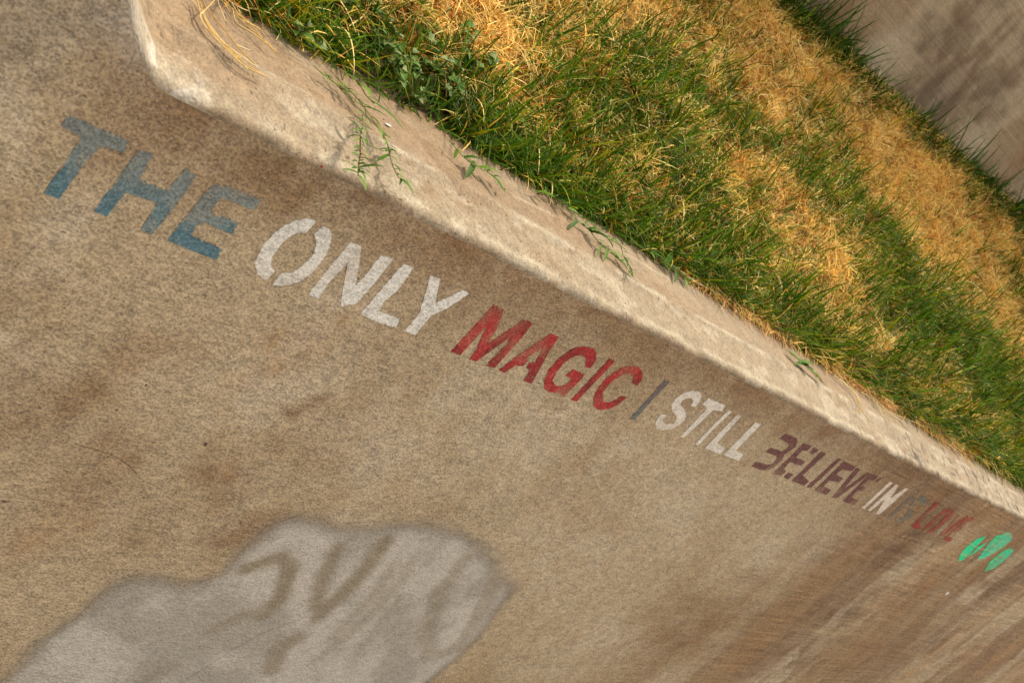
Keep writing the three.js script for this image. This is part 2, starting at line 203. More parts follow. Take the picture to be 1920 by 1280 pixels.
const STALKS=[
[[-0.6127,0.0524,0.2061,-0.6154,0.0484,0.1625,-0.6153,0.0465,0.1455,-0.6041,0.044,0.1189,-0.56,0.0373,0.0911,-0.518,0.0375,0.0943],[-0.601,0.0531,0.2185,-0.5977,0.0511,0.1947,-0.5801,0.0486,0.1671,-0.562,0.0447,0.1287,-0.5364,0.0412,0.1076],[-0.6015,0.0507,0.1925,-0.6179,0.0478,0.1556,-0.613,0.045,0.1327,-0.585,0.0413,0.1086,-0.5518,0.0357,0.0872],[-0.577,0.0557,0.2403,-0.6,0.0514,0.1943,-0.6132,0.0489,0.1667],[-0.6077,0.0523,0.2067,-0.6086,0.049,0.1743,-0.605,0.0459,0.1399,-0.5768,0.0415,0.109,-0.5628,0.0372,0.091],[-0.6257,0.0515,0.198,-0.6113,0.0495,0.1808,-0.6044,0.0467,0.1492,-0.5855,0.0435,0.1167,-0.5318,0.04,0.1017],[-0.6113,0.0489,0.1741,-0.6024,0.0447,0.1269,-0.5744,0.0425,0.1099,-0.561,0.0399,0.1029],[-0.6071,0.0466,0.149,-0.5853,0.0421,0.1094,-0.5621,0.04,0.1042,-0.5601,0.0432,0.1131],[-0.5625,0.045,0.1327,-0.5379,0.0457,0.1401],[-0.6066,0.0457,0.1385,-0.5939,0.0441,0.1169,-0.5553,0.0387,0.0959,-0.5285,0.0378,0.0937]],
[[-0.5529,0.0582,0.2651,-0.5431,0.0562,0.2434,-0.5307,0.0539,0.225,-0.5062,0.0528,0.2095,-0.488,0.0518,0.1977],[-0.5453,0.0589,0.2727,-0.5245,0.0587,0.2713,-0.5076,0.0593,0.2779],[-0.5422,0.0565,0.2521,-0.5439,0.0526,0.2075,-0.5153,0.0523,0.2035,-0.4801,0.0507,0.1914],[-0.5314,0.0583,0.2726,-0.5264,0.0557,0.2433,-0.4956,0.055,0.2334],[-0.5688,0.0562,0.2504,-0.5695,0.0542,0.2279,-0.5681,0.0508,0.1896],[-0.5296,0.0547,0.2305,-0.5105,0.0549,0.2344,-0.4979,0.0552,0.2362,-0.4921,0.0539,0.2226],[-0.5359,0.0556,0.2413,-0.5195,0.0551,0.2352,-0.5013,0.0524,0.21,-0.4818,0.05,0.1803],[-0.5404,0.0586,0.2733,-0.5348,0.0563,0.2468,-0.5307,0.0556,0.2386]],
[[0.6492,0.0594,0.2789,0.7303,0.0609,0.2895,0.8025,0.0592,0.2703,0.9439,0.0607,0.2791],[0.7284,0.0659,0.3099,0.8252,0.0801,0.3407],[0.7432,0.0657,0.309,0.8263,0.0641,0.2997,0.9127,0.0641,0.2972,0.9881,0.0609,0.2768],[0.7557,0.0611,0.2893,0.8359,0.0599,0.2773,0.9827,0.0613,0.2831],[0.787,0.0689,0.3149,0.8657,0.0788,0.3355],[0.7515,0.0647,0.3055,0.815,0.0593,0.2721,0.8327,0.0589,0.2677],[0.8004,0.0638,0.3004,0.9195,0.0706,0.3117,0.954,0.0628,0.291],[0.7367,0.0648,0.3064,0.792,0.0648,0.304,0.8799,0.0599,0.2718]],
[[2.284,0.1864,0.4527,2.363,0.167,0.4165,2.439,0.1309,0.3439,2.535,0.0793,0.2418,2.58,0.057,0.1859],[2.354,0.1711,0.4161,2.461,0.1595,0.3943,2.573,0.1502,0.3769,2.489,0.1017,0.2898,2.353,0.0544,0.1789]],
[[1.588,0.0601,0.2445,1.619,0.0527,0.186,1.656,0.0504,0.1656,1.609,0.0354,0.0844,1.641,0.0259,0.0502],[1.557,0.0542,0.1974,1.646,0.048,0.1471,1.636,0.041,0.1045],[1.603,0.066,0.2683,1.658,0.0559,0.2081,1.652,0.0475,0.1437,1.591,0.0314,0.0714],[1.546,0.0316,0.0711,1.593,0.0313,0.0693],[1.587,0.0536,0.1913,1.644,0.0504,0.1672,1.637,0.0372,0.0916]],
[[1.738,0.053,0.185,1.811,0.0533,0.1849,1.85,0.0497,0.1585,1.863,0.0411,0.1049,1.893,0.0301,0.0652],[2.033,0.136,0.4003,1.933,0.0794,0.282,1.835,0.0499,0.1596],[1.855,0.0757,0.2769,1.881,0.0592,0.2269,1.874,0.0499,0.1599,1.855,0.0419,0.1077],[1.833,0.0586,0.2237,1.832,0.049,0.1534,1.803,0.0421,0.1095]],
[[1.878,0.0496,0.1554,2.112,0.0536,0.1805,2.389,0.0601,0.2106],[2.206,0.0561,0.1934,2.359,0.0538,0.1747,2.461,0.0506,0.1528],[2.446,0.055,0.1781,2.586,0.0518,0.1581,2.701,0.0447,0.1191],[2.725,0.1322,0.3487,2.715,0.096,0.2748],[2.78,0.1243,0.3293,2.768,0.0811,0.2428],[2.899,0.1332,0.3418,2.944,0.1224,0.3203],[2.583,0.0583,0.1924,2.681,0.0529,0.1615,2.71,0.0439,0.1152,2.635,0.0474,0.1344],[2.346,0.0609,0.2176,2.485,0.0577,0.193,2.553,0.0547,0.174],[1.842,0.0554,0.1991,1.926,0.05,0.1579,2.058,0.048,0.1443],[2.819,0.0609,0.1968,3.045,0.0628,0.2019,3.181,0.0551,0.1678]]];
const WEEDS=[
[-0.1871,0.0745,0.3766,0],
[-0.1511,0.0723,0.3696,0],
[-0.2166,0.0987,0.4475,0],
[-0.0857,0.1122,0.4837,1],
[-0.168,0.0531,0.3157,0],
[-0.0454,0.0944,0.4324,0],
[0.0106,0.1115,0.479,1],
[-0.0771,0.0782,0.3872,1],
[0.0487,0.1095,0.4731,1],
[0.0582,0.1484,0.58,0],
[0.1227,0.1333,0.5376,1],
[-0.2505,0.1093,0.4785,0],
[-0.2108,0.084,0.405,0],
[-0.3105,0.0859,0.4109,0],
[-0.1614,0.1021,0.4565,1],
[-0.3989,0.0477,0.2856,0],
[-0.0228,0.0732,0.3708,0],
[-0.1137,0.0895,0.4184,0]];
const SPOTS=[
[-0.22,0.0797,0.3624],
[-0.1097,0.072,0.3415],
[-0.252,0.0416,0.1794],
[-0.2649,0.089,0.332],
[-0.1643,0.0967,0.4412]];
const TWIGS=[
[[-0.24,0.0516,0.3107,-0.2609,0.0778,0.3156,-0.284,0.1056,0.3237]],
[[-0.2181,0.0627,0.3423,-0.2145,0.0944,0.3634,-0.2143,0.1253,0.3784]]];
const CHIP=[3.325,-.4656];
const CRACKS=[
[1,[-.4724,-.6274,-.4349,-.6295,-.399,-.6351,-.3671,-.6491,-.3435,-.6646]],
[0.5,[-.7096,-.3603,-.7042,-.3263,-.6962,-.2836]],
[0.7,[.0969,-1.2271,.1477,-1.1127,.1812,-1.0571,.2568,-.9868]],
[0.9,[1.3239,-.8755,1.4513,-.8874]]];
const STAINS_AND_HIGHLIGHT=[
[-0.42,0.01,0.08,0.07,2],
[-0.53,-0.02,0.06,0.06,2],
[-0.28,0.02,0.07,0.06,2],
[-0.62,-0.01,0.04,0.04,2],
[-0.43,-0.05,0.06,0.06,0],
[-0.65,-0.06,0.06,0.07,0],
[-0.13,-0.01,0.07,0.06,0],
[-0.54,-0.56,0.10,0.12,0],
[-0.50,-0.47,0.08,0.09,0],
[-0.45,-0.40,0.05,0.06,3],
[-0.42,-0.70,0.10,0.12,0],
[-0.44,-0.84,0.07,0.09,3],
[-0.27,-0.81,0.09,0.10,0],
[-0.18,-0.64,0.10,0.10,0],
[-0.68,-0.39,0.06,0.07,0],
[-0.03,-0.78,0.09,0.09,0],
[-0.19,-0.39,0.18,0.17,1],
[0.09,-0.42,0.25,0.21,1],
[-0.21,-0.27,0.12,0.11,1],
[0.39,-0.36,0.27,0.20,1],
[0.86,-0.68,0.31,0.21,1],
[0.12,-0.56,0.17,0.14,1],
[-0.81,-0.12,0.06,0.07,1],
[-0.86,-0.03,0.07,0.08,4],
[-0.79,0.00,0.06,0.07,4],
[-0.77,0.04,0.04,0.04,5],  // highlight of the rounded corner lip, painted as a pale blob
[-0.67,-0.27,0.06,0.07,1],
[-0.63,-0.48,0.03,0.04,1],
[1.16,-0.41,0.32,0.18,1],
[0.77,-0.30,0.20,0.12,1],
[0.51,0.06,0.11,0.07,0],
[0.23,-0.01,0.08,0.05,0],
[0.89,-0.02,0.12,0.06,0],
[1.38,-0.02,0.16,0.07,0],
[1.97,-0.04,0.21,0.08,2],
[2.46,-0.37,0.29,0.12,2],
[2.57,-0.70,0.29,0.13,2],
[2.57,-0.17,0.32,0.12,2],
[2.69,0.00,0.34,0.12,2],
[2.63,-0.96,0.28,0.13,2],
[3.84,-0.35,0.32,0.10,2],
[3.86,-0.75,0.44,0.15,2],
[3.49,-0.46,0.28,0.09,1],
[2.70,-0.55,0.26,0.11,0],
[4.75,-0.81,0.65,0.20,3],
[1.82,-0.90,0.38,0.21,0],
[1.36,-0.98,0.27,0.18,1],
[1.77,-0.50,0.29,0.14,1],
[2.13,-0.35,0.21,0.09,1],
[2.04,-0.42,0.20,0.09,1],
[3.00,-0.48,0.29,0.11,0],
[3.32,-0.88,0.36,0.15,0],
[-0.13,-0.44,0.03,0.03,6],
[-0.26,-0.32,0.06,0.06,3]];

// ---------------------------------------------------------------- place: wall line, coping, bank
const wG = (u) => u < 0.6 ? 0.305 : Math.max(0.2, 0.305 - 0.047 * (u - 0.6));
const wF = (u) => 2.0 - 0.13 * (u - 2.35);
const vF = (u) => 0.89 + 0.055 * (u - 2.35);
const TOPS = [[-3.2, 0.3], [-1.0, 0.27], [-0.86, 0.19], [-0.8, 0.12], [-0.76, 0.072], [-0.74, 0.047], [-0.72, 0.028], [-0.705, 0.015], [-0.69, 0.005], [-0.67, 0], [12, 0]];
function vTop(u) { for (let i = 1; i < TOPS.length; i++) if (u <= TOPS[i][0]) { const a = TOPS[i - 1], b = TOPS[i]; return a[1] + (b[1] - a[1]) * (u - a[0]) / (b[0] - a[0]); } return 0; }
function copingV(u, w) { return w < 0.115 ? 0.032 * w / 0.115 : 0.032 + 0.018 * (w - 0.115) / (wG(u) - 0.115); }
function bankV(u, w) {
  const a = wG(u), t = (w - a) / (wF(u) - a);
  if (t <= 0) return copingV(u, Math.max(0, w)) - 0.006;
  const k = ss(0, 0.08, t) * ss(1.02, 0.9, t);
  return 0.044 + t * (vF(u) - 0.05) + k * (0.075 * (fbm(u * 7, w * 9, 3) - 0.5) + 0.045 * (fbm(u * 17, w * 19, 2) - 0.5));
}

// ---------------------------------------------------------------- front wall: colour and relief of the concrete
const GX = -3.4, GY = -1.8, GS = 0.0125, GW = 1120, GH = 176;
const stainAndHighlight = []; for (let k = 0; k < 7; k++) stainAndHighlight.push(new Float32Array(GW * GH));
for (const [u, v, ru, rv, k] of STAINS_AND_HIGHLIGHT) {
  const f = stainAndHighlight[k];
  for (let j = Math.max(0, ((v - 2.2 * rv - GY) / GS) | 0); j < Math.min(GH, (v + 2.2 * rv - GY) / GS); j++)
    for (let i = Math.max(0, ((u - 2.2 * ru - GX) / GS) | 0); i < Math.min(GW, (u + 2.2 * ru - GX) / GS); i++) {
      const a = (GX + i * GS - u) / ru, b = (GY + j * GS - v) / rv; f[j * GW + i] = Math.max(f[j * GW + i], Math.exp(-1.2 * (a * a + b * b)));
    }
}
function sample(f, w, h, x, y) {
  x = clamp(x, 0, w - 1.001); y = clamp(y, 0, h - 1.001); const i = x | 0, j = y | 0, a = x - i, b = y - j, k = j * w + i;
  return (f[k] * (1 - a) + f[k + 1] * a) * (1 - b) + (f[k + w] * (1 - a) + f[k + w + 1] * a) * b;
}
function raster(u0, u1, v0, v1, w, h, draw) {
  const c = document.createElement('canvas'); c.width = w; c.height = h; const g = c.getContext('2d');
  g.setTransform(w / (u1 - u0), 0, 0, h / (v1 - v0), -u0 * w / (u1 - u0), -v0 * h / (v1 - v0));   // row 0 is the lowest
  draw(g); return g.getImageData(0, 0, w, h).data;
}
const trace = (g, p) => { g.beginPath(); for (let i = 0; i < p.length; i += 2) i ? g.lineTo(p[i], p[i + 1]) : g.moveTo(p[i], p[i + 1]); };
function blurred(d, ch, w, h, r, times) {
  let a = new Float32Array(w * h); for (let i = 0; i < w * h; i++) a[i] = d[i * 4 + ch] / 255;
  for (let n = 0; n < times; n++) for (const [sx, sy, len, lines] of [[1, w, w, h], [w, 1, h, w]]) {
    const b = new Float32Array(w * h);
    for (let l = 0; l < lines; l++) for (let i = 0; i < len; i++) { let s = 0, c = 0; for (let k = Math.max(0, i - r); k <= Math.min(len - 1, i + r); k++) { s += a[l * sy + k * sx]; c++; } b[l * sy + i * sx] = s / c; }
    a = b;
  }
  return a;
}
// sprayed grey patch and the strokes drawn through it, softened as spray paint is
const PW = 570, PH = 300, PU = [-0.7, 1.2], PV = [-1.66, -0.5];
const patchRaw = raster(...PU, ...PV, PW, PH, (g) => { g.fillStyle = '#fff'; trace(g, PATCH); g.closePath(); g.fill(); });
const patchSoft = blurred(patchRaw, 0, PW, PH, 6, 3), patchWide = blurred(patchRaw, 0, PW, PH, 11, 2);
const strokeSoft = blurred(raster(...PU, ...PV, PW, PH, (g) => { g.lineCap = g.lineJoin = 'round'; for (const [w, a, p] of STROKES) { g.strokeStyle = `rgb(${255 * a | 0},0,0)`; g.lineWidth = w; trace(g, p); g.stroke(); } }), 0, PW, PH, 2, 2);
const PAINT = { THE: [L3(70, 116, 130), 0.9], ONLY: [L3(228, 223, 212), 0.97], MAGIC: [L3(172, 14, 26), 0.97], I: [L3(92, 88, 92), 0.85], STILL: [L3(226, 217, 202), 0.97], BELIEVE: [L3(98, 44, 48), 0.93], IN: [L3(224, 208, 190), 0.97], IS: [L3(96, 104, 100), 0.8], LOVE: [L3(150, 34, 28), 0.95], heart: [L3(0, 228, 158), 1] };
const WORDS = Object.keys(PAINT);

const beige = L3(181, 160, 128), tan = L3(160, 134, 99), brown = L3(136, 104, 70), dark = L3(106, 77, 48), pale = L3(197, 179, 151), orange = L3(164, 120, 74), grey = L3(152, 136, 114), lipHighlight = L3(184, 174, 160), pit = L3(64, 46, 32);
function wallFn(u0, u1, v0, v1, w, h) {
  const ink = raster(u0, u1, v0, v1, w, h, (g) => { for (const [, word, p] of LETTERS) { g.fillStyle = `rgb(${20 + 20 * WORDS.indexOf(word)},0,0)`; trace(g, p); g.closePath(); g.fill(); } });
  const cracks = raster(u0, u1, v0, v1, w, h, (g) => { g.lineCap = 'round'; for (const [a, p] of CRACKS) { g.strokeStyle = `rgb(${150 * a | 0},0,0)`; g.lineWidth = 0.0022; trace(g, p); g.stroke(); } });
  return (s, t, o) => {
    const u = u0 + (u1 - u0) * s, v = v0 + (v1 - v0) * t;
    const wu = (fbm(u * 9, v * 9, 3) - 0.5), wv = (fbm(u * 9 + 40, v * 9, 3) - 0.5);
    const gx = (u + wu * 0.16 - GX) / GS, gy = (v + wv * 0.16 - GY) / GS, st = (k) => sample(stainAndHighlight[k], GW, GH, gx, gy);
    const big = fbm(u * 2.3 + 5, v * 2.3, 3), med = fbm(u * 16, v * 13 + 3, 4);
    const f1 = vn(u * 330, v * 330), f2 = vn(u * 700 + 9, v * 700), f3 = vn(u * 150, v * 150), g1 = fbm(u * 55, v * 48, 3);
    o[0] = beige[0]; o[1] = beige[1]; o[2] = beige[2];
    const far = ss(1.5, 2.5, u), mott = ss(0.38, 0.7, med);
    mix3(o, tan, 0.72 * ss(0.35, 0.7, big * 0.6 + med * 0.4));
    mix3(o, pale, 0.7 * st(1) * (1 - 0.5 * mott));
    mix3(o, grey, 0.95 * st(4)); mix3(o, lipHighlight, 0.75 * st(5) * ss(0.3, 0.6, med + 0.1) + 0); mix3(o, lipHighlight, 0.6 * ss(-0.66, -0.72, u) * ss(0.085, 0.01, vTop(u) - v) * ss(0.3, 0.55, med));  // grey stain, then the lit halo along the raised lip painted into the colour
    mix3(o, brown, 0.8 * st(0) * (0.5 + 0.5 * mott));
    mix3(o, orange, 0.55 * st(3) * (0.4 + 0.8 * mott));
    // damp brown band under the coping, with runs down the face
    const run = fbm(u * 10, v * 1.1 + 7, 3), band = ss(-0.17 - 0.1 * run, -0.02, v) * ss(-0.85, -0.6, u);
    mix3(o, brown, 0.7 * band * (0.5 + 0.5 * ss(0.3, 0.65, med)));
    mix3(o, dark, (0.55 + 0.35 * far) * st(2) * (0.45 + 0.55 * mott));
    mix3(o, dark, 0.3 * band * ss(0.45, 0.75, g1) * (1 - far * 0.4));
    mix3(o, brown, 0.8 * st(6));
    // far end: long vertical runs and horizontal broom lines
    const s1 = fbm(u * 5.5 + wu * 0.6 + 0.25 * vn(v * 5, u), v * 0.9, 4), s2 = fbm(u * 22 + wu * 1.5, v * 4.5, 4);
    if (far > 0) {
      mix3(o, brown, far * 0.55 * ss(0.36, 0.62, s1)); mix3(o, dark, far * (0.5 + 0.4 * ss(-0.6, -0.2, v)) * ss(0.45, 0.68, s1 * 0.5 + s2 * 0.3 + g1 * 0.2) * (0.6 + 0.4 * ss(0.3, 0.6, med)) * (0.55 + 0.45 * ss(0.3, 0.6, g1)));
      mix3(o, pale, far * 0.42 * ss(0.56, 0.42, s1) * ss(0.5, 0.66, fbm(u * 12 + wu * 2, v * 7 + 11, 4)));
      mix3(o, L3c.gold, far * 0.32 * ss(0.4, 0.7, fbm(u * 4 + 31, v * 0.9, 2)));
    }
    const bm = ss(1.3, 2.6, u + (big - 0.5) + 0.5 * (med - 0.5)) , line = vn(u * 5 + wv * 3, v * 120 + wu * 2) * 0.6 + vn(u * 9, v * 240) * 0.4;
    const scr = vn(u * 60 + v * 22, v * 190 - u * 8);
    // grain
    let k = 1.03 + 0.4 * (ss(0.15, 0.85, f1) - 0.5) + 0.55 * (f2 - 0.5) + 0.1 * (f3 - 0.5) + 0.26 * (g1 - 0.5) + 0.3 * (scr - 0.5) + 0.16 * (med - 0.5);
    k *= 1 + bm * 0.5 * (line - 0.5) * (0.5 + ss(0.35, 0.6, s2));
    const pits = ss(0.8, 0.95, vn(u * 120 + 3, v * 95) * 0.7 + 0.3 * vn(u * 300, v * 300 + 7)) * ss(0.4, 0.62, g1);
    const hole = ss(0.935, 0.96, fbm(u * 60 + 8, v * 76, 2)), dots = ss(0.74, 0.9, vn(u * 260 + 31, v * 250) * 0.62 + vn(u * 520, v * 540 + 9) * 0.38) * ss(0.36, 0.62, fbm(u * 18 + 7, v * 22, 3));
    o[0] *= k; o[1] *= k; o[2] *= k * (1 - 0.1 * (f3 - 0.5));
    mix3(o, pit, 0.5 * pits); mix3(o, pit, 0.4 * dots); mix3(o, pit, 0.8 * hole);
    const rdg = 1 - Math.abs(2 * fbm(u * 75 + 11, v * 105 + u * 20, 3) - 1), crev = 0.45 * ss(0.93, 0.99, rdg) * ss(0.36, 0.6, fbm(u * 13 + 2, v * 13 + 5, 2)); mix3(o, pit, 0.5 * crev);
    const lite = ss(0.9, 0.97, vn(u * 210 + 70, v * 210)); mix3(o, pale, 0.6 * lite);
    let hgt = 0.55 + 0.12 * (f3 - 0.5) + 0.34 * (f1 - 0.5) + 0.34 * (g1 - 0.5) - 0.28 * pits - 0.25 * dots - 0.3 * crev - 0.5 * hole + 0.1 * (f2 - 0.5) + bm * 0.45 * (line - 0.5);
    // sprayed patch
    if (u > PU[0] && u < PU[1] && v < PV[1]) {
      const x = (u + wu * 0.02 - PU[0]) / (PU[1] - PU[0]) * PW, y = (v + wv * 0.02 - PV[0]) / (PV[1] - PV[0]) * PH;
      const m = sample(patchSoft, PW, PH, x, y);
      if (m > 0.02) {
        const cover = ss(0.12, 0.95, m + 0.2 * (f1 - 0.5) + 0.45 * (med - 0.5)) * (0.92 - 0.5 * pits), inside = sample(patchWide, PW, PH, x, y), q = [0, 0, 0];
        const c = fbm(u * 6 + 3, v * 6, 3); mix3(q, L3c.edge, 1); mix3(q, L3c.pale, ss(0.5, 0.95, inside) * (0.55 + 0.45 * ss(0.4, 0.6, c * 0.6 + med * 0.4)));
        const sv = sample(strokeSoft, PW, PH, x, y); mix3(q, L3c.stroke, Math.min(0.9, 1.15 * sv));
        const kk = 1 + 0.55 * (k - 1); q[0] *= kk; q[1] *= kk; q[2] *= kk; mix3(o, q, cover);
      }
    }
    // stencilled paint, thin where the surface is pitted and ragged at its edges
    const jx = Math.round(s * w - 0.5 + (f3 - 0.5) * 0.0022 * w / (u1 - u0)), jy = Math.round(t * h - 0.5 + (f1 - 0.5) * 0.0022 * h / (v1 - v0));
    if (jx >= 0 && jx < w && jy >= 0 && jy < h) {
      const q = (jy * w + jx) * 4, al = ink[q + 3] / 255;
      if (al > 0.05) {
        const word = clamp(Math.round((ink[q] - 20) / 20), 0, WORDS.length - 1), [pc, cov] = PAINT[WORDS[word]];
        const fade = word === 0 ? 0.62 + 0.38 * ss(-0.1, -0.2, v + 0.05 * wu) : word === 7 || word === 8 ? 0.62 + 0.38 * ss(0.35, 0.6, med) : word === 3 ? 1 : 0.9 + 0.1 * f3;
        const wear = 1 - 0.3 * ss(0.6, 0.85, f2 * 0.45 + f1 * 0.4 + g1 * 0.15) - 0.5 * pits;
        const c = [pc[0], pc[1], pc[2]]; if (word === 3) mix3(c, L3c.slate, ss(-0.14, -0.2, v)); if (word === 9) mix3(c, L3c.mint, ss(0.4, 0.65, fbm(u * 30, v * 12, 2)) * ss(3.1, 3.2, u));
        if (word === 2) mix3(c, L3c.crimson, ss(0.4, 0.65, fbm(u * 22, v * 22, 2)));
        const kk = 1 + 0.7 * (k - 1); c[0] *= kk; c[1] *= kk; c[2] *= kk; const rub = word === 9 ? (1 - 0.5 * ss(0.5, 0.75, line)) * (0.5 + 0.5 * ss(0.3, 0.5, vn(u * 95 - v * 14, v * 11) * 0.7 + 0.3 * f3 + 0.35 * ss(3.13, 3.1, u))) : word === 8 || word === 7 ? 0.55 + 0.45 * ss(0.35, 0.6, s2) : 1 - 0.3 * ss(0.5, 0.75, med); mix3(o, c, al * cov * fade * wear * rub);
      }
    }
    const ci = (clamp(t * h | 0, 0, h - 1) * w + clamp(s * w | 0, 0, w - 1)) * 4, cr = cracks[ci] / 255 * cracks[ci + 3] / 255;
    if (cr > 0) { mix3(o, pit, 0.85 * cr); hgt -= 0.45 * cr; }
    o[3] = hgt;
  };
}
const L3c = { gold: L3(172, 128, 74), edge: L3(130, 121, 108), pale: L3(192, 184, 171), stroke: L3(140, 126, 103), slate: L3(92, 104, 104), mint: L3(60, 214, 172), crimson: L3(138, 4, 14) };
const WALLS = [[-3.2, -0.95, 512, 512], [-0.95, 0.6, 2048, 2048], [0.6, 3.7, 2048, 1024], [3.7, 10.5, 1024, 512]], V0 = -1.7, V1 = 0.31;
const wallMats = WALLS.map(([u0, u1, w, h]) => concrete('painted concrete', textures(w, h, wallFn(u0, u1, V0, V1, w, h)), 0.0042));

const LIP = 0.018;
const wall = thing('concrete_wall', P(0, 0, 0), 'low concrete retaining wall with a line of stencilled coloured words along its front', 'wall');
{
  const parts = WALLS.map(([u0, u1]) => {
    const nu = Math.max(8, Math.round((u1 - u0) / (u0 < 0.5 && u1 > -1 ? 0.012 : 0.05))), nv = 24, pos = [], uv = [], idx = [], nor = [];
    for (let i = 0; i <= nu; i++) for (let j = 0; j <= nv; j++) {
      const u = u0 + (u1 - u0) * i / nu, top = vTop(u) - LIP, v = V0 + (top - V0) * j / nv;
      pos.push(u, v, 0); nor.push(0, 0, 1); uv.push((u - u0) / (u1 - u0), (v - V0) / (V1 - V0));
      if (i < nu && j < nv) { const a = i * (nv + 1) + j, b = a + nv + 1; idx.push(a, b, b + 1, a, b + 1, a + 1); }
    }
    const g = new THREE.BufferGeometry(); g.setAttribute('position', new THREE.Float32BufferAttribute(pos, 3)); g.setAttribute('normal', new THREE.Float32BufferAttribute(nor, 3)); g.setAttribute('uv', new THREE.Float32BufferAttribute(uv, 2)); g.setIndex(idx); return g;
  });
  mesh('wall_face', mergeGeometries(parts, true), wallMats, wall);
}
function clipU(p, at, keep) {                                   // the part of an outline left (-1) or right (1) of a line across the wall
  const q = []; for (let i = 0; i < p.length; i += 2) {
    const x0 = p[i], y0 = p[i + 1], j = (i + 2) % p.length, x1 = p[j], y1 = p[j + 1], a = (x0 - at) * keep >= 0, b = (x1 - at) * keep >= 0;
    if (a) q.push(x0, y0); if (a !== b) q.push(at, y0 + (y1 - y0) * (at - x0) / (x1 - x0));
  } return q;
}
function flatPart(p, lift) {                                   // painted shape as a skin on the wall face, in the wall's own material
  const mid = p.filter((_, i) => i % 2 === 0).reduce((a, b) => a + b) / (p.length / 2), k = WALLS.findIndex(([a, b]) => mid >= a && mid < b), [u0, u1] = WALLS[k], sh = new THREE.Shape();
  for (let i = 0; i < p.length; i += 2) i ? sh.lineTo(p[i], p[i + 1]) : sh.moveTo(p[i], p[i + 1]);
  const g = new THREE.ShapeGeometry(sh), a = g.attributes.position, uv = g.attributes.uv;
  for (let i = 0; i < a.count; i++) { const x = a.getX(i), y = a.getY(i); a.setZ(i, lift); uv.setXY(i, (x - u0) / (u1 - u0), (y - V0) / (V1 - V0)); }
  return [g, wallMats[k]];
}
{
  const tones = { THE: 'worn blue painted word THE', ONLY: 'white painted word ONLY', MAGIC: 'red painted word MAGIC', I: 'dark grey painted word I', STILL: 'white painted word STILL', BELIEVE: 'maroon painted word BELIEVE', IN: 'thin white painted word IN', IS: 'almost faded grey blue word', LOVE: 'faded dark red word LOVE', heart: 'bright green brushed shape after the last word' };
  const clipped = []; for (let i = 0; i < PATCH.length; i += 2) clipped.push(PATCH[i], Math.max(PATCH[i + 1], V0 + 0.02));
  const [g0, m0] = flatPart(clipU(clipped, 0.6, -1), 0.0005), [g1, m1] = flatPart(clipU(clipped, 0.6, 1), 0.0005), pp = mesh('paint_patch', mergeGeometries([g0, g1], true), [m0, m1], wall); pp.userData.label = 'sprayed grey paint patch with brown strokes in it';
  for (const word of WORDS) {
    const g = new THREE.Group(); g.name = word === 'heart' ? 'painted_mark' : 'painted_word'; g.userData.label = tones[word]; wall.add(g);
    let last = null, shapes = [], mat = null;
    const flush = () => { if (shapes.length) mesh(word === 'heart' ? 'brush_stroke' : 'painted_letter', shapes.length > 1 ? mergeGeometries(shapes) : shapes[0], mat, g); shapes = []; };
    for (const [ch, wd, p] of LETTERS) if (wd === word) {
      const [sg, m] = flatPart(p, 0.001); let lo = Infinity; for (let i = 0; i < p.length; i += 2) lo = Math.min(lo, p[i]);
      const same = last && ch === last.ch && (ch === 'O' || (ch === 'E' && p.length < 12));
      if (!same) flush(); shapes.push(sg); mat = m; last = { ch, lo };
    }
    flush();
  }
}

// ---------------------------------------------------------------- coping: rounded lip, sloping front band, flatter top
const CTOP = 0.4;                                              // metres of surface from the lip inwards
function copingPoint(u, s) {                                   // s metres along the section
  const arc = LIP * Math.PI / 2, base = vTop(u);
  const n = 0.5 * (fbm(u * 12, s * 20, 3) - 0.5) + 0.3 * (fbm(u * 45, s * 60, 2) - 0.5), dent = 0.0035 * ss(0.56, 0.7, fbm(u * 16 + 3, 6, 3)) * ss(0.05, 0.015, Math.abs(s - 0.02));
  if (s < arc) { const a = s / LIP; return [LIP - LIP * Math.cos(a) + (n * 0.006 + dent * 0.6) * Math.sin(a), base - LIP + LIP * Math.sin(a) + (n * 0.006 - dent) * Math.sin(a)]; }
  const w = LIP + (s - arc), ridge = Math.exp(-Math.pow((w - 0.115 - 0.008 * (fbm(u * 6, 3, 2) - 0.5)) / 0.012, 2));
  return [w, base + copingV(u, w) * ss(LIP, LIP + 0.02, w) - dent + n * (0.0045 - 0.0015 * ss(0.02, 0.1, w)) + ridge * 0.002 - 0.004 * ss(0.02, 0.06, w) * ss(0.115, 0.08, w)];
}
const cWhite = L3(176, 162, 138), cBase = L3(148, 130, 105), cTan = L3(140, 115, 86), cBrown = L3(116, 91, 62), cBlack = L3(46, 38, 30);
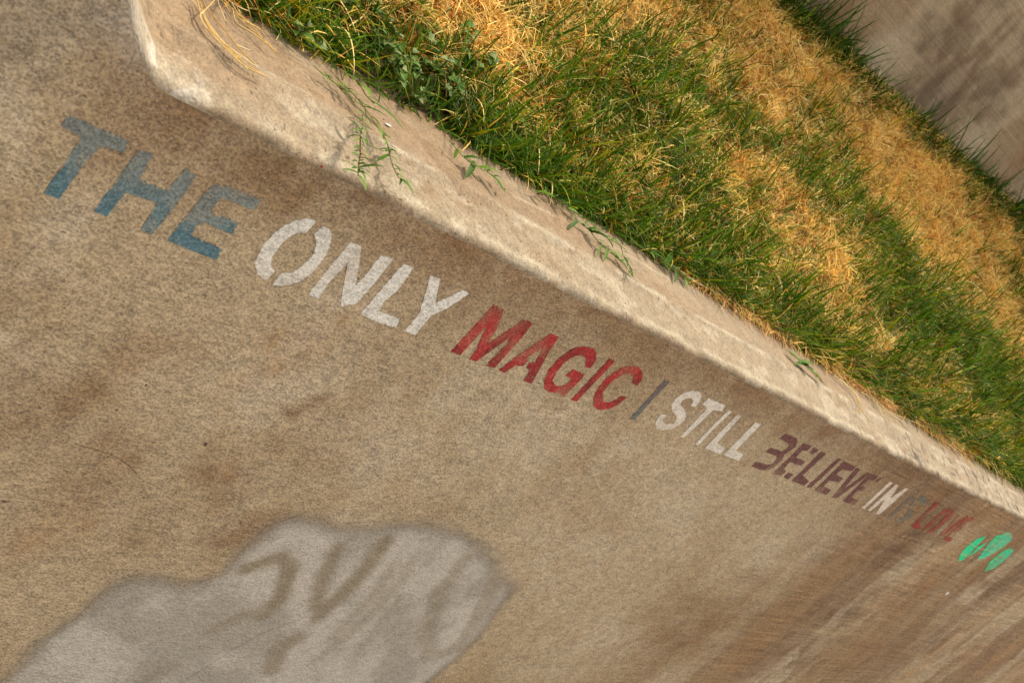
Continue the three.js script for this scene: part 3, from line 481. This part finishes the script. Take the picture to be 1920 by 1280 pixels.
function copingFn(u0, u1) {
  return (x, y, o) => {
    const u = u0 + (u1 - u0) * x, s = CTOP * y, w = s;
    const big = fbm(u * 4 + 2, w * 8, 3), med = fbm(u * 22, w * 26, 4), f1 = vn(u * 330, s * 330), f2 = vn(u * 720, s * 720), f3 = vn(u * 130, s * 130);
    const wob = 0.012 * (fbm(u * 14, 1.5, 3) - 0.5), wob2 = 0.02 * (fbm(u * 9, 9.5, 3) - 0.5);
    o[0] = cBase[0]; o[1] = cBase[1]; o[2] = cBase[2];
    mix3(o, cTan, 0.8 * ss(0.1, 0.17, s + wob2) * (0.5 + 0.6 * ss(0.4, 0.6, big)));
    mix3(o, cBrown, 0.55 * ss(0.52, 0.72, med) * ss(0.35, 0.6, big));
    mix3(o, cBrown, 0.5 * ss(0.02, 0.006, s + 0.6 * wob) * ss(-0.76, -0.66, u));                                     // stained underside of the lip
    const lipLine = Math.exp(-Math.pow((s - 0.026 - wob) / (0.007 + 0.008 * vn(u * 17, 4)), 2)) * ss(0.25, 0.55, vn(u * 22, 8) * 0.6 + vn(u * 60, 2) * 0.4);
    mix3(o, cWhite, 0.6 * lipLine * ss(-0.76, -0.7, u));
    const ridgeLine = Math.exp(-Math.pow((s - 0.122 - wob2 * 0.5) / (0.004 + 0.007 * vn(u * 13, 14)), 2)) * ss(0.3, 0.6, vn(u * 15, 18) * 0.6 + vn(u * 47, 12) * 0.4);
    mix3(o, cWhite, 0.7 * ridgeLine);
    mix3(o, cWhite, 0.55 * ss(0.54, 0.66, fbm(u * 11 + 50, w * 20, 5)) * ss(0.13, 0.09, s) );
    const third = Math.exp(-Math.pow((s - 0.19 - 0.05 * Math.sin(u * 3)) / 0.005, 2)) * ss(0.55, 0.75, vn(u * 6, 30)); mix3(o, cWhite, 0.5 * third);
    // mould on the far front band, in upright flecks
    const mould = ss(1.83, 1.95, u) * ss(0.02, 0.035, s) * ss(0.135, 0.1, s) * ss(0.5, 0.64, fbm(u * 48, s * 40, 4) * 0.6 + 0.4 * fbm(u * 7, s * 6, 2)) * ss(0.3, 0.6, vn(u * 120, s * 30)); mix3(o, cBlack, 0.6 * mould);
    mix3(o, cBlack, 0.5 * ss(1.8, 1.9, u) * ss(0.66, 0.75, fbm(u * 30 + 4, s * 40, 3)));
    const chips = ss(0.1, 0.02, Math.abs(u + 0.69)) * ss(0.05, 0.02, Math.abs(s - 0.035)); mix3(o, L3(196, 186, 170), 0.8 * chips * ss(0.5, 0.6, fbm(u * 40, s * 40, 2)));
    mix3(o, L3(146, 137, 124), 0.6 * ss(-0.68, -0.76, u) * ss(0.08, 0.03, s)); mix3(o, cTan, 0.7 * ss(-0.4, -0.62, u) * ss(0.03, 0.08, s) * ss(0.42, 0.58, fbm(u * 9 + 7, s * 14, 3)));
    mix3(o, brown, 0.5 * ss(wG(u) - 0.035, wG(u) + 0.01, s + wob));
    const g2 = fbm(u * 60 + 4, s * 60, 3); let k = 1 + 0.42 * (f1 - 0.5) + 0.4 * (f2 - 0.5) + 0.22 * (f3 - 0.5) + 0.3 * (med - 0.5) + 0.3 * (g2 - 0.5);
    const speck = ss(0.86, 0.93, vn(u * 210 + 5, s * 210)) * ss(0.45, 0.6, med); o[0] *= k; o[1] *= k; o[2] *= k; mix3(o, pit, 0.6 * speck);
    if (hash(Math.floor(u * 90), Math.floor(s * 90)) > 0.9988) { const a = u * 90 % 1, b = s * 90 % 1; mix3(o, L3(130, 46, 28), ss(0.28, 0.18, Math.hypot(Math.abs(a) - 0.5, b - 0.5))); }
    const joint = Math.exp(-Math.pow((u - 1.845) / 0.004, 2)); mix3(o, cBrown, 0.5 * joint);
    o[3] = 0.5 + 0.22 * (f3 - 0.5) + 0.2 * (f1 - 0.5) + 0.5 * (med - 0.5) - 0.3 * speck - 0.3 * joint + 0.25 * lipLine + 0.2 * ridgeLine - 0.3 * mould;
  };
}
{
  const secs = [[-3.2, -0.95, 256, 128], [-0.95, 0.6, 2048, 512], [0.6, 3.7, 2048, 256], [3.7, 10.5, 512, 64]];
  const mats = secs.map(([u0, u1, w, h]) => concrete('coping concrete', textures(w, h, copingFn(u0, u1)), 0.003)), all = [];
  secs.forEach(([u0, u1]) => {
    const step = u0 > -1 && u0 < 0.5 ? 0.005 : u0 < 1 && u0 > 0 ? 0.01 : 0.05, nu = Math.round((u1 - u0) / step), ns = 56, pos = [], uv = [], idx = [];
    for (let i = 0; i <= nu; i++) for (let j = 0; j <= ns; j++) {
      const u = u0 + (u1 - u0) * i / nu, q = j / ns, s = q < 0.25 ? q / 0.25 * LIP * Math.PI / 2 : LIP * Math.PI / 2 + (q - 0.25) / 0.75 * (CTOP - LIP * Math.PI / 2), [w, v] = copingPoint(u, s);
      pos.push(u, v, -w); uv.push((u - u0) / (u1 - u0), s / CTOP);
      if (i < nu && j < ns) { const a = i * (ns + 1) + j, b = a + ns + 1; idx.push(a, b, b + 1, a, b + 1, a + 1); }
    }
    const g = new THREE.BufferGeometry(); g.setAttribute('position', new THREE.Float32BufferAttribute(pos, 3)); g.setAttribute('uv', new THREE.Float32BufferAttribute(uv, 2)); g.setIndex(idx); g.computeVertexNormals(); all.push(g);
  });
  mesh('coping', mergeGeometries(all, true), mats, wall);
}

// ---------------------------------------------------------------- far wall
{
  const [map, bump] = textures(2048, 1024, (x, y, o) => {
    const u = x * 7, v = y * 2.6, a = fbm(u * 1.6, v * 0.9, 4), st = fbm(u * 3.2 + 4, v * 0.45, 3), med = fbm(u * 9, v * 9, 4);
    const h1 = vn(u * 3, v * 130) * 0.5 + vn(u * 6, v * 60) * 0.5, h2 = vn(u * 95, v * 2.2), f = vn(u * 140, v * 200);
    const c = [...L3(162, 143, 114)]; mix3(c, L3(128, 98, 62), ss(0.4, 0.62, a)); mix3(c, L3(88, 62, 38), 0.8 * ss(0.48, 0.66, st * 0.75 + med * 0.25)); mix3(c, L3(168, 152, 126), 0.5 * ss(0.52, 0.7, fbm(u * 4 + 9, v * 2, 3)));
    mix3(c, L3(86, 66, 48), 0.4 * ss(0.56, 0.72, fbm(u * 7 + 60, v * 4, 4)));
    const k = 1 + 0.4 * (h1 - 0.5) + 0.1 * (h2 - 0.5) + 0.3 * (f - 0.5) + 0.3 * (med - 0.5); o[0] = c[0] * k; o[1] = c[1] * k; o[2] = c[2] * k;
    o[3] = 0.5 + 0.5 * (h1 - 0.5) + 0.2 * (h2 - 0.5) + 0.3 * (f - 0.5);
  });
  for (const t of [map, bump]) { t.wrapS = THREE.MirroredRepeatWrapping; t.wrapT = THREE.ClampToEdgeWrapping; }
  const m = concrete('broomed concrete', [map, bump], 0.003), g = new THREE.BoxGeometry(14, 2.6, 0.25), uv = g.attributes.uv;
  for (let i = 0; i < uv.count; i++) uv.setX(i, uv.getX(i) * 2);
  const fw = mesh('concrete_wall', g, m); tag(fw, 'tall weathered concrete wall rising behind the grass bank', 'wall');
  const u = 3.5; fw.position.copy(P(u, vF(u) - 0.4 + 1.3, wF(u) + 0.16)); fw.rotation.y = -Math.atan(-0.13) * -1; 
}

// ---------------------------------------------------------------- ground and bank
{
  const [map, bump] = textures(512, 512, (x, y, o) => { const n = fbm(x * 24, y * 24, 4), f = vn(x * 260, y * 260), c = [...L3(136, 124, 106)]; mix3(c, L3(108, 94, 76), ss(0.4, 0.65, n)); const k = 1 + 0.4 * (f - 0.5); o[0] = c[0] * k; o[1] = c[1] * k; o[2] = c[2] * k; o[3] = 0.5 + 0.5 * (f - 0.5); });
  for (const t of [map, bump]) { t.wrapS = t.wrapT = THREE.RepeatWrapping; t.repeat.set(90, 90); }
  const g = new THREE.PlaneGeometry(360, 360); g.rotateX(-Math.PI / 2);
  const o = mesh('ground', g, concrete('dry ground', [map, bump], 0.01)); o.position.y = V0 + 0.06; o.userData.kind = 'structure';
}
{
  const [map, bump] = textures(1024, 512, (x, y, o) => {
    const u = -2 + 9 * x, w = 2.4 * y, n = fbm(u * 11, w * 13, 4), f = vn(u * 160, w * 190), c = [...L3(160, 104, 42)];
    mix3(c, L3(110, 58, 22), ss(0.4, 0.62, n)); mix3(c, L3(64, 44, 26), 0.7 * ss(0.5, 0.7, fbm(u * 5, w * 6 + 4, 3)));
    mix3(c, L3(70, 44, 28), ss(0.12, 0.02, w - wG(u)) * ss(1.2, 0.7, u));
    const k = 1 + 0.7 * (f - 0.5); o[0] = c[0] * k; o[1] = c[1] * k; o[2] = c[2] * k; o[3] = 0.5 + 0.5 * (f - 0.5) + 0.5 * (n - 0.5);
  });
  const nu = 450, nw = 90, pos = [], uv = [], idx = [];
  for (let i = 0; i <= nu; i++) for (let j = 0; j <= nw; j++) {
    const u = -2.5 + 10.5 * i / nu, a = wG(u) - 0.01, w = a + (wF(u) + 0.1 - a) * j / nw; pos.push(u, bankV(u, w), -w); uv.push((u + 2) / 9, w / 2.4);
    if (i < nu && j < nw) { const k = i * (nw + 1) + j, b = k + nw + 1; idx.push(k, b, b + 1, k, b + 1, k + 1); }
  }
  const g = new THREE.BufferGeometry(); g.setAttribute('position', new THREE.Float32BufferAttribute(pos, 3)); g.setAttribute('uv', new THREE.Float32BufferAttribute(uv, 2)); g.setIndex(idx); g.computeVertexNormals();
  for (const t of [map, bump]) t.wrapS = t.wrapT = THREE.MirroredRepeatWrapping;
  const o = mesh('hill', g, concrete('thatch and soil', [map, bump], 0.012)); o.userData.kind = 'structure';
}

// ---------------------------------------------------------------- grass
const leafMat = (name, r, g, b, t = 0.35, rough = 0.55) => { const m = new THREE.MeshPhysicalMaterial({ name, roughness: rough, specularIntensity: 0.12, transmission: t, thickness: 0, side: THREE.DoubleSide, vertexColors: true }); m.color.setRGB(r, g, b); return m; };
function ribbon(out, base, az, elev, len, width, droop, c0, c1, seg = 4) {   // one bent tapering blade into out
  const d = new THREE.Vector3(Math.cos(az) * Math.cos(elev), Math.sin(elev), Math.sin(az) * Math.cos(elev)), p = base.clone(), side = new THREE.Vector3(-Math.sin(az), 0, Math.cos(az)), k0 = out.pos.length / 3, tw = rr(-0.6, 0.6);
  for (let i = 0; i <= seg; i++) {
    const t = i / seg, wd = width * 0.5 * (i === seg ? 0.12 : Math.pow(1 - t, 0.45) * (0.75 + 0.5 * Math.min(1, t * 3)));
    const s = side.clone().applyAxisAngle(d, tw * t), n = d.clone().cross(s).normalize(); if (n.y < 0) n.negate();
    for (const q of [-1, 1]) { out.pos.push(p.x + s.x * wd * q, p.y + s.y * wd * q, p.z + s.z * wd * q); out.nor.push(n.x + s.x * q * 0.3, n.y + s.y * q * 0.3, n.z + s.z * q * 0.3); const c = [0, 1, 2].map((m) => c0[m] + (c1[m] - c0[m]) * t); out.col.push(...c); }
    if (i < seg) { const a = k0 + i * 2; out.idx.push(a, a + 1, a + 3, a, a + 3, a + 2); }
    p.addScaledVector(d, len / seg); d.y -= droop / seg; d.normalize();
  }
}
const blank = () => ({ pos: [], nor: [], col: [], idx: [] });
function bake(o) { const g = new THREE.BufferGeometry(); g.setAttribute('position', new THREE.Float32BufferAttribute(o.pos, 3)); g.setAttribute('normal', new THREE.Float32BufferAttribute(o.nor, 3)); g.setAttribute('color', new THREE.Float32BufferAttribute(o.col, 3)); g.setIndex(o.idx); return g; }
function greenTuft() {
  const o = blank(), n = 10;
  for (let i = 0; i < n; i++) { const b = new THREE.Vector3(rr(-0.018, 0.018), -0.006, rr(-0.018, 0.018)), k = rr(0.55, 1.3), y = rnd() < 0.14 ? 2.1 : 1; ribbon(o, b, rr(0, 6.28), rr(0.15, 1.45), rr(0.04, 0.09) * (rnd() < 0.2 ? 1.6 : 1), rr(0.0018, 0.0045), rr(0.2, 2), [0.6 * k * y, 0.65 * k, 0.6 * k], [1.15 * k * y, 1.1 * k, 0.9 * k]); }
  return bake(o);
}
function strawTuft() {
  const o = blank(), n = 17;
  for (let i = 0; i < n; i++) { const b = new THREE.Vector3(rr(-0.03, 0.03), rr(-0.004, 0.012), rr(-0.03, 0.03)), k = rr(0.5, 1.4), red = rr(0.78, 1.05); ribbon(o, b, rr(0, 6.28), rr(-0.1, 0.8), rr(0.045, 0.105), rr(0.0012, 0.0024), rr(0.2, 2.4), [0.72 * k, 0.55 * k * red, 0.4 * k * red], [1.1 * k, 1.06 * k * red, 1.0 * k * red], 4); }
  return bake(o);
}
function longStem() { const o = blank(); for (let i = 0; i < 2; i++) ribbon(o, new THREE.Vector3(rr(-0.01, 0.01), 0, rr(-0.01, 0.01)), rr(0, 6.28), rr(0, 0.6), rr(0.07, 0.13), 0.0022, rr(0.5, 1.6), [0.9, 0.85, 0.8], [1, 1, 1], 7); return bake(o); }
function density(u, w) {
  let g = 0.4;
  for (const [bu, bw, ru, rw, am] of BLOBS) { const a = (u - bu) / ru, b = (w - bw) / rw, q = a * a + b * b; if (q < 5) g += (am < 0 ? 0.6 : 0.85) * am * Math.exp(-0.9 * q); }
  const e = w - wG(u); g += 0.55 * ss(0.2, 0.03, e) * ss(-0.7, -0.45, u);
  g += 0.6 * (fbm(u * 6 + 20, w * 8, 3) - 0.5) + 0.75 * (fbm(u * 19, w * 21, 2) - 0.5);
  return clamp(g);
}
const CLEAR = [[-0.17, 0.375, 0.1, 0.075], [-0.1, 0.345, 0.1, 0.05], [-0.22, 0.33, 0.08, 0.04]];   // bare soil and weeds at the edge
const cleared = (u, w) => { let m = 0; for (const [a, b, ru, rw] of CLEAR) m = Math.max(m, Math.exp(-Math.pow(((u - a) / ru) ** 2 + ((w - b) / rw) ** 2, 2))); return m * 0.93; };
const UP = new THREE.Vector3(0, 1, 0), q1 = new THREE.Quaternion(), q2 = new THREE.Quaternion(), M4 = new THREE.Matrix4(), nrm = new THREE.Vector3();
function bankNormal(u, w) { const e = 0.02; return nrm.set(-(bankV(u + e, w) - bankV(u - e, w)) / (2 * e), 1, (bankV(u, w + e) - bankV(u, w - e)) / (2 * e)).normalize(); }
function scatter(name, label, geos, mat, list) {
  geos.forEach((g, k) => {
    const own = list.filter((_, i) => i % geos.length === k), im = new THREE.InstancedMesh(g, mat, own.length); im.name = numbered(name);
    own.forEach((s, i) => {
      q1.setFromUnitVectors(UP, s.n); q2.setFromAxisAngle(UP, s.yaw); q1.multiply(q2);
      M4.compose(s.p, q1, new THREE.Vector3(s.s, s.s * s.h, s.s)); im.setMatrixAt(i, M4); im.setColorAt(i, s.c);
    });
    im.castShadow = im.receiveShadow = true; tag(im, label[k] ?? label[0], 'grass', null, 'stuff'); scene.add(im);
  });
}
const col = (r, g, b) => new THREE.Color().setRGB(r, g, b);
{
  const green = [], straw = [], lean = new THREE.Vector3();
  for (let i = 0; i < 60000; i++) {                              // green blades
    const u = -1.1 + 8.2 * Math.pow(rnd(), 1.45), a = wG(u), w = a + 0.004 + (wF(u) - a) * Math.pow(rnd(), 1.15), d = density(u, w);
    if (rnd() > d * d * 1.1 + 0.03 || rnd() < cleared(u, w)) continue;
    const n = bankNormal(u, w).clone().lerp(UP, 0.6), edge = ss(0.07, 0, w - a); n.add(lean.set(rr(-0.35, 0.35), 0, rr(-0.35, 0.35) + 1.3 * edge)).normalize();
    const f = rnd(), y = fbm(u * 8 + 3, w * 10, 2), c = f < 0.1 ? col(0.34, 0.36, 0.01) : f < 0.5 + 0.6 * (y - 0.5) ? col(0.135, 0.25, 0.005) : col(0.045, 0.125, 0.004);
    green.push({ p: P(u, bankV(u, w) + 0.008, w), n, yaw: rr(0, 6.28), s: rr(0.7, 1.3) * (1 - 0.15 * edge) * (1 + 0.09 * Math.max(0, u)), h: rr(0.8, 1.15), c });
  }
  for (let i = 0; i < 1100; i++) {                               // long rank grass in the shade of the far wall
    const u = 0.5 + 7 * rnd(), w = wF(u) - rr(-0.02, 0.16) + 0.02, k = ss(0.35, 0.55, fbm(u * 3.4, 2, 2)); if (rnd() > 0.25 + k) continue;
    green.push({ p: P(u, bankV(u, w), w), n: new THREE.Vector3(rr(-0.3, 0.3), 1, rr(-0.1, 0.4)).normalize(), yaw: rr(0, 6.28), s: rr(1.4, 2.4), h: rr(0.9, 1.4), c: col(0.045, 0.13, 0.01) });
  }
  for (let i = 0; i < 52000; i++) {                              // dry stems lying in a mat
    const u = -1.1 + 8.2 * Math.pow(rnd(), 1.4), a = wG(u), w = a + 0.006 + (wF(u) - a) * Math.pow(rnd(), 1.05), d = density(u, w);
    if (rnd() < d * 0.68 || rnd() < cleared(u, w) * 1.1 || (u < 0.62 && w < a + 0.1 && u > -0.38 && rnd() < 0.8)) continue;
    const n = bankNormal(u, w).clone().add(lean.set(rr(-0.3, 0.3), 0, rr(-0.3, 0.3))).normalize(), f = rnd(), hi = ss(0.35, 0.65, fbm(u * 7, w * 9, 3));
    const c = f < 0.3 - 0.2 * hi ? col(0.42, 0.16, 0.018) : f < 0.55 ? col(0.93, 0.68, 0.14) : col(1, 0.87, 0.3);
    straw.push({ p: P(u, bankV(u, w) + rr(0, 0.014), w), n, yaw: rr(0, 6.28), s: rr(0.8, 1.3), h: rr(0.7, 1.2), c });
  }
  for (let i = 0; i < 900; i++) {                                // pale fringe along the coping
    const u = 0.75 + 5 * Math.pow(rnd(), 1.3), w = wG(u) + rr(-0.012, 0.03); if (fbm(u * 5, 7, 2) < 0.4) continue;
    straw.push({ p: P(u, copingV(u, w) + 0.006, w), n: new THREE.Vector3(rr(-0.3, 0.3), 1, rr(0, 0.4)).normalize(), yaw: rr(0, 6.28), s: rr(0.6, 1), h: 0.6, c: col(0.85, 0.62, 0.24) });
  }
  const long = [];
  for (let i = 0; i < 1700; i++) {                               // single long stems lying across the top
    const u = -0.9 + 6 * Math.pow(rnd(), 1.5), a = wG(u), w = a + 0.02 + (wF(u) - a) * Math.pow(rnd(), 1.2); if (rnd() < cleared(u, w)) continue;
    long.push({ p: P(u, bankV(u, w) + rr(0.012, 0.04), w), n: bankNormal(u, w).clone().add(lean.set(rr(-0.4, 0.4), 0, rr(-0.4, 0.4))).normalize(), yaw: rr(0, 6.28), s: rr(0.7, 1.4), h: 1, c: rnd() < 0.75 ? col(0.92, 0.72, 0.3) : col(0.4, 0.42, 0.04) });
  }
  scatter('dry_grass', ['long pale stems lying loose across the grass of the bank'], [longStem(), longStem(), longStem()], leafMat('long stems', 1, 1, 1, 0.15, 0.7), long);
  scatter('grass', ['green grass growing in patches over the sloping bank'], [greenTuft(), greenTuft(), greenTuft()], leafMat('green blades', 1, 1, 1), green);
  scatter('dry_grass', ['mat of dry straw coloured grass covering the sloping bank'], [strawTuft(), strawTuft(), strawTuft()], leafMat('dry stems', 1, 1, 1, 0.2, 0.7), straw);
  console.log('tufts', green.length, straw.length);
}

// ---------------------------------------------------------------- runners of grass hanging over the coping
function smooth(p, base) { const a = []; for (let i = 0; i < p.length; i += 3) a.push(P(p[i], p[i + 1], p[i + 2]).sub(base)); return new THREE.CatmullRomCurve3(a, false, 'centripetal'); }
const plain = (name, r, g, b, t, rough = 0.6) => { const m = new THREE.MeshPhysicalMaterial({ name, roughness: rough, specularIntensity: 0.2, transmission: t, thickness: 0, side: THREE.DoubleSide }); m.color.setRGB(r, g, b); return m; };
const stemMat = plain('green stem', 0.2, 0.2, 0.05, 0), redStem = plain('reddish stem', 0.24, 0.1, 0.05, 0), bladeMats = [plain('leaf green', 0.085, 0.185, 0.012, 0.3), plain('leaf dark green', 0.045, 0.115, 0.01, 0.3), plain('leaf fresh green', 0.15, 0.28, 0.02, 0.35)];
function bladeLeaf(a, b, width, arch) {                        // lance shaped blade with a folded midrib
  const n = 8, d = b.clone().sub(a), len = d.length(), dir = d.clone().normalize(), side = dir.clone().cross(UP); if (side.length() < 0.1) side.set(1, 0, 0); side.normalize(); const up = side.clone().cross(dir).normalize(); if (up.y < 0) up.negate();
  const pos = [], idx = [];
  for (let i = 0; i <= n; i++) {
    const t = i / n, wd = Math.max(width * 0.03, width * 0.5 * Math.pow(Math.sin(Math.PI * Math.min(1, 0.16 + 0.84 * t)), 0.8) * (t > 0.97 ? 0.2 : 1)), p = a.clone().addScaledVector(d, t).addScaledVector(up, arch * len * Math.sin(Math.PI * t));
    for (const q of [-1, 0, 1]) { const x = p.clone().addScaledVector(side, q * wd).addScaledVector(up, q ? wd * 0.35 : 0); pos.push(x.x, x.y, x.z); }
    if (i < n) { const k = i * 3; idx.push(k, k + 1, k + 4, k, k + 4, k + 3, k + 1, k + 2, k + 5, k + 1, k + 5, k + 4); }
  }
  const g = new THREE.BufferGeometry(); g.setAttribute('position', new THREE.Float32BufferAttribute(pos, 3)); g.setIndex(idx); g.computeVertexNormals(); return g;
}
const runnerLabels = ['leafy green grass runner trailing down the coping over the word ONLY', 'runner tip with star of narrow leaves hanging over the wall edge on a reddish stem', 'long leafy runner lying along the middle of the coping', 'short green runner splayed beside the pale straw fringe', 'small runner drooping onto the coping right of the leafy trailing one', 'isolated small green sprig lying on the far coping', 'thin green shoots hanging over the far end of the coping'];
RUNNERS.forEach(([stems, leaves], k) => {
  const base = P(stems[0][0], stems[0][1], stems[0][2]), o = thing('grass_runner', base, runnerLabels[k], 'runner grass');
  stems.forEach((s, i) => mesh('stem', new THREE.TubeGeometry(smooth(s, base), 40, k === 5 ? 0.0007 : 0.00085, 5), k === 1 && i === 0 ? redStem : stemMat, o));
  leaves.forEach(([w, p], i) => mesh('leaf', bladeLeaf(P(p[0], p[1], p[2]).sub(base), P(p[3], p[4], p[5]).sub(base), w * 4, 0.06), bladeMats[(i * 7 + k) % 3], o));
  stems.forEach((s, i) => {                                      // smaller leaves up the stem, alternating
    const c = smooth(s, base), n = Math.round(c.getLength() / 0.011);
    for (let j = 1; j < n; j++) {
      const t = j / n, a = c.getPoint(t), d = c.getTangent(t), side = d.clone().cross(UP).normalize().multiplyScalar(j % 2 ? 1 : -1), b = a.clone().addScaledVector(d, rr(0.01, 0.028)).addScaledVector(side, rr(0.006, 0.018)); b.y += rr(-0.002, 0.012);
      if (rnd() < (k === 1 ? 0.3 : 0.8)) mesh('leaf', bladeLeaf(a, b, rr(0.0032, 0.0058) * (k > 2 ? 1.3 : 1), 0.08), bladeMats[(j * 5 + k) % 3], o);
    }
  });
});

// ---------------------------------------------------------------- dry stalks lying on the coping
const stalkMats = [plain('straw', 0.62, 0.42, 0.15, 0.1), plain('golden straw', 0.56, 0.34, 0.09, 0.1), plain('pale straw', 0.7, 0.54, 0.28, 0.1)];
const stalkLabels = ['tangle of golden dry stalks hanging down the coping at its left end', 'clump of dry straw at the top left edge of the grass', 'bunch of pale dry stalks spread along the edge of the coping', 'single long dry stalk standing out of the grass towards the coping', 'loose dry stalks bent over the coping above the word STILL', 'thin dry stalks trailing across the coping above the word BELIEVE', 'scattered dry stalks along the far mould flecked coping'];
STALKS.forEach((st, k) => {
  const base = P(st[0][0], st[0][1], st[0][2]), o = thing('dry_stalks', base, stalkLabels[k], 'dry grass');
  st.forEach((s, i) => { const far = s[0] > 0.8; mesh('stalk', new THREE.TubeGeometry(smooth(s, base), 30, (far ? 0.0011 : 0.0009) * (k === 3 && !i ? 1.3 : 1), 5), stalkMats[(i + k) % 3], o); });
});

// ---------------------------------------------------------------- broad-leaved weeds
const weedMats = [plain('weed leaf', 0.14, 0.23, 0.04, 0.25), plain('weed leaf grey', 0.2, 0.26, 0.09, 0.25), plain('weed leaf dark', 0.08, 0.16, 0.02, 0.25)];
function ovate(len, wd) {
  const pos = [], idx = [], n = 7;
  for (let i = 0; i <= n; i++) { const t = i / n, h = wd * Math.pow(Math.sin(Math.PI * Math.pow(t, 0.8)), 0.75) * 0.5 + 0.0002; for (const q of [-1, -0.5, 0, 0.5, 1]) pos.push(t * len, 0.0025 * Math.sin(t * 3) + Math.abs(q) * h * 0.3 - len * 0.12 * t * t, q * h); if (i < n) for (let j = 0; j < 4; j++) { const k = i * 5 + j; idx.push(k, k + 1, k + 6, k, k + 6, k + 5); } }
  const g = new THREE.BufferGeometry(); g.setAttribute('position', new THREE.Float32BufferAttribute(pos, 3)); g.setIndex(idx); g.computeVertexNormals(); return g;
}
function fan(r) {
  const pos = [0, 0, 0], idx = [], n = 36;
  for (let i = 0; i <= n; i++) { const a = -2.3 + 4.6 * i / n, rad = r * (0.86 + 0.14 * Math.abs(Math.cos(a * 3.4))) * (1 + (i % 2 ? 0.03 : -0.03)), pl = r * 0.13 * Math.cos(a * 6.8); for (const q of [0.5, 1]) pos.push(Math.cos(a) * rad * q, pl * q - r * 0.12 * q * q + 0.1 * r * q, Math.sin(a) * rad * q); if (i < n) { const k = 1 + i * 2; idx.push(0, k + 2, k, k, k + 2, k + 3, k, k + 3, k + 1); } }
  const g = new THREE.BufferGeometry(); g.setAttribute('position', new THREE.Float32BufferAttribute(pos, 3)); g.setIndex(idx); g.computeVertexNormals(); return g;
}
const OV = [ovate(0.019, 0.011), ovate(0.016, 0.011), ovate(0.022, 0.011)], FAN = [fan(0.014), fan(0.018), fan(0.0115)];
for (const [u, v, w, kind] of WEEDS) {
  const base = P(u, bankV(u, w), w), o = thing(kind ? 'mallow_weed' : 'leafy_weed', base, kind ? 'low weed with pleated fan shaped leaves in the grass above the coping' : 'low weed with small oval grey green leaves in the grass above the coping', 'weed', kind ? 'fan leaved weeds at the edge of the bank' : 'oval leaved weeds at the edge of the bank');
  const stems = kind ? 6 : 4;
  for (let s = 0; s < stems; s++) {
    const az = rr(0, 6.28), tip = new THREE.Vector3(Math.cos(az) * rr(0.015, 0.04), rr(0.03, 0.065), Math.sin(az) * rr(0.015, 0.035) + 0.012), mid = tip.clone().multiplyScalar(0.5); mid.y += 0.008;
    const curve = new THREE.CatmullRomCurve3([new THREE.Vector3(), mid, tip]); mesh('stem', new THREE.TubeGeometry(curve, 10, 0.0007, 4), s % 2 ? redStem : stemMat, o);
    const count = kind ? 1 : 5;
    for (let i = 0; i < count; i++) {
      const lf = mesh('leaf', kind ? FAN[(s + i) % 3] : OV[(s + i) % 3], weedMats[(s * 2 + i) % 3], o);
      lf.position.copy(curve.getPoint(kind ? 1 : 0.35 + 0.65 * i / (count - 1))); lf.rotation.set(rr(-0.3, 0.7), i * 2.4 + az + rr(-0.4, 0.4), rr(-0.2, 0.55), 'YXZ'); lf.scale.setScalar(rr(0.85, 1.5));
    }
  }
}

// ---------------------------------------------------------------- clods, twigs, scraps
const clodMat = new THREE.MeshStandardMaterial({ name: 'clod', roughness: 1 }); clodMat.color.setRGB(0.14, 0.065, 0.035);
[['round brown clod of soil under the weeds, farther from the coping edge', 0], ['brown clod of soil close to the coping edge, right of the twigs', 1]].forEach(([label, i]) => {
  const [u, v, w] = SPOTS[i], g = new THREE.IcosahedronGeometry(0.0135, 6), a = g.attributes.position, p = new THREE.Vector3();
  for (let k = 0; k < a.count; k++) { p.fromBufferAttribute(a, k); const d = 1 + 0.5 * (fbm(p.x * 180 + i * 9, p.y * 180 + p.z * 140, 3) - 0.5); a.setXYZ(k, p.x * d, p.y * d * 0.8, p.z * d); }
  g.computeVertexNormals(); const o = mesh('soil_clod', g, clodMat); o.position.copy(P(u, bankV(u, w) + 0.012, w)); tag(o, label, 'clod');
});
const twigMat = plain('twig', 0.16, 0.085, 0.045, 0);
TWIGS.forEach((t, k) => { const base = P(t[0][0], t[0][1], t[0][2]), o = mesh('twig', new THREE.TubeGeometry(smooth(t[0], base), 16, 0.0013, 6), twigMat); o.position.copy(base); tag(o, k ? 'thin bent twig leaning right beside the brown clod' : 'upright brown twig at the bare edge above the coping', 'twig'); });
{
  const scrap = (pts, th) => { const s = new THREE.Shape(pts.map(([x, y]) => new THREE.Vector2(x, y))); return new THREE.ExtrudeGeometry(s, { depth: th, bevelEnabled: false }); };
  const white = new THREE.MeshStandardMaterial({ name: 'white scrap', roughness: 0.8 }); white.color.setRGB(0.78, 0.76, 0.72);
  const [u, v, w] = SPOTS[2], g = scrap([[0, 0], [0.009, 0.002], [0.014, -0.001], [0.013, -0.004], [0.004, -0.005]], 0.0006); g.rotateX(-Math.PI / 2);
  const o = mesh('paper_scrap', g, white); o.position.copy(P(u, copingV(u, w) + 0.003, w)); o.rotation.y = 0.15; tag(o, 'tiny white scrap lying on the coping beside the trailing runner', 'scrap');
  const c = mesh('wall_chip', scrap([[0, 0], [0.012, 0.006], [0.022, 0.002], [0.02, -0.01], [0.008, -0.014]], 0.003), white, wall); c.position.set(CHIP[0], CHIP[1], 0.0005); c.userData.label = 'small white fleck stuck on the stained far end';
}

renderer.render(scene, camera);
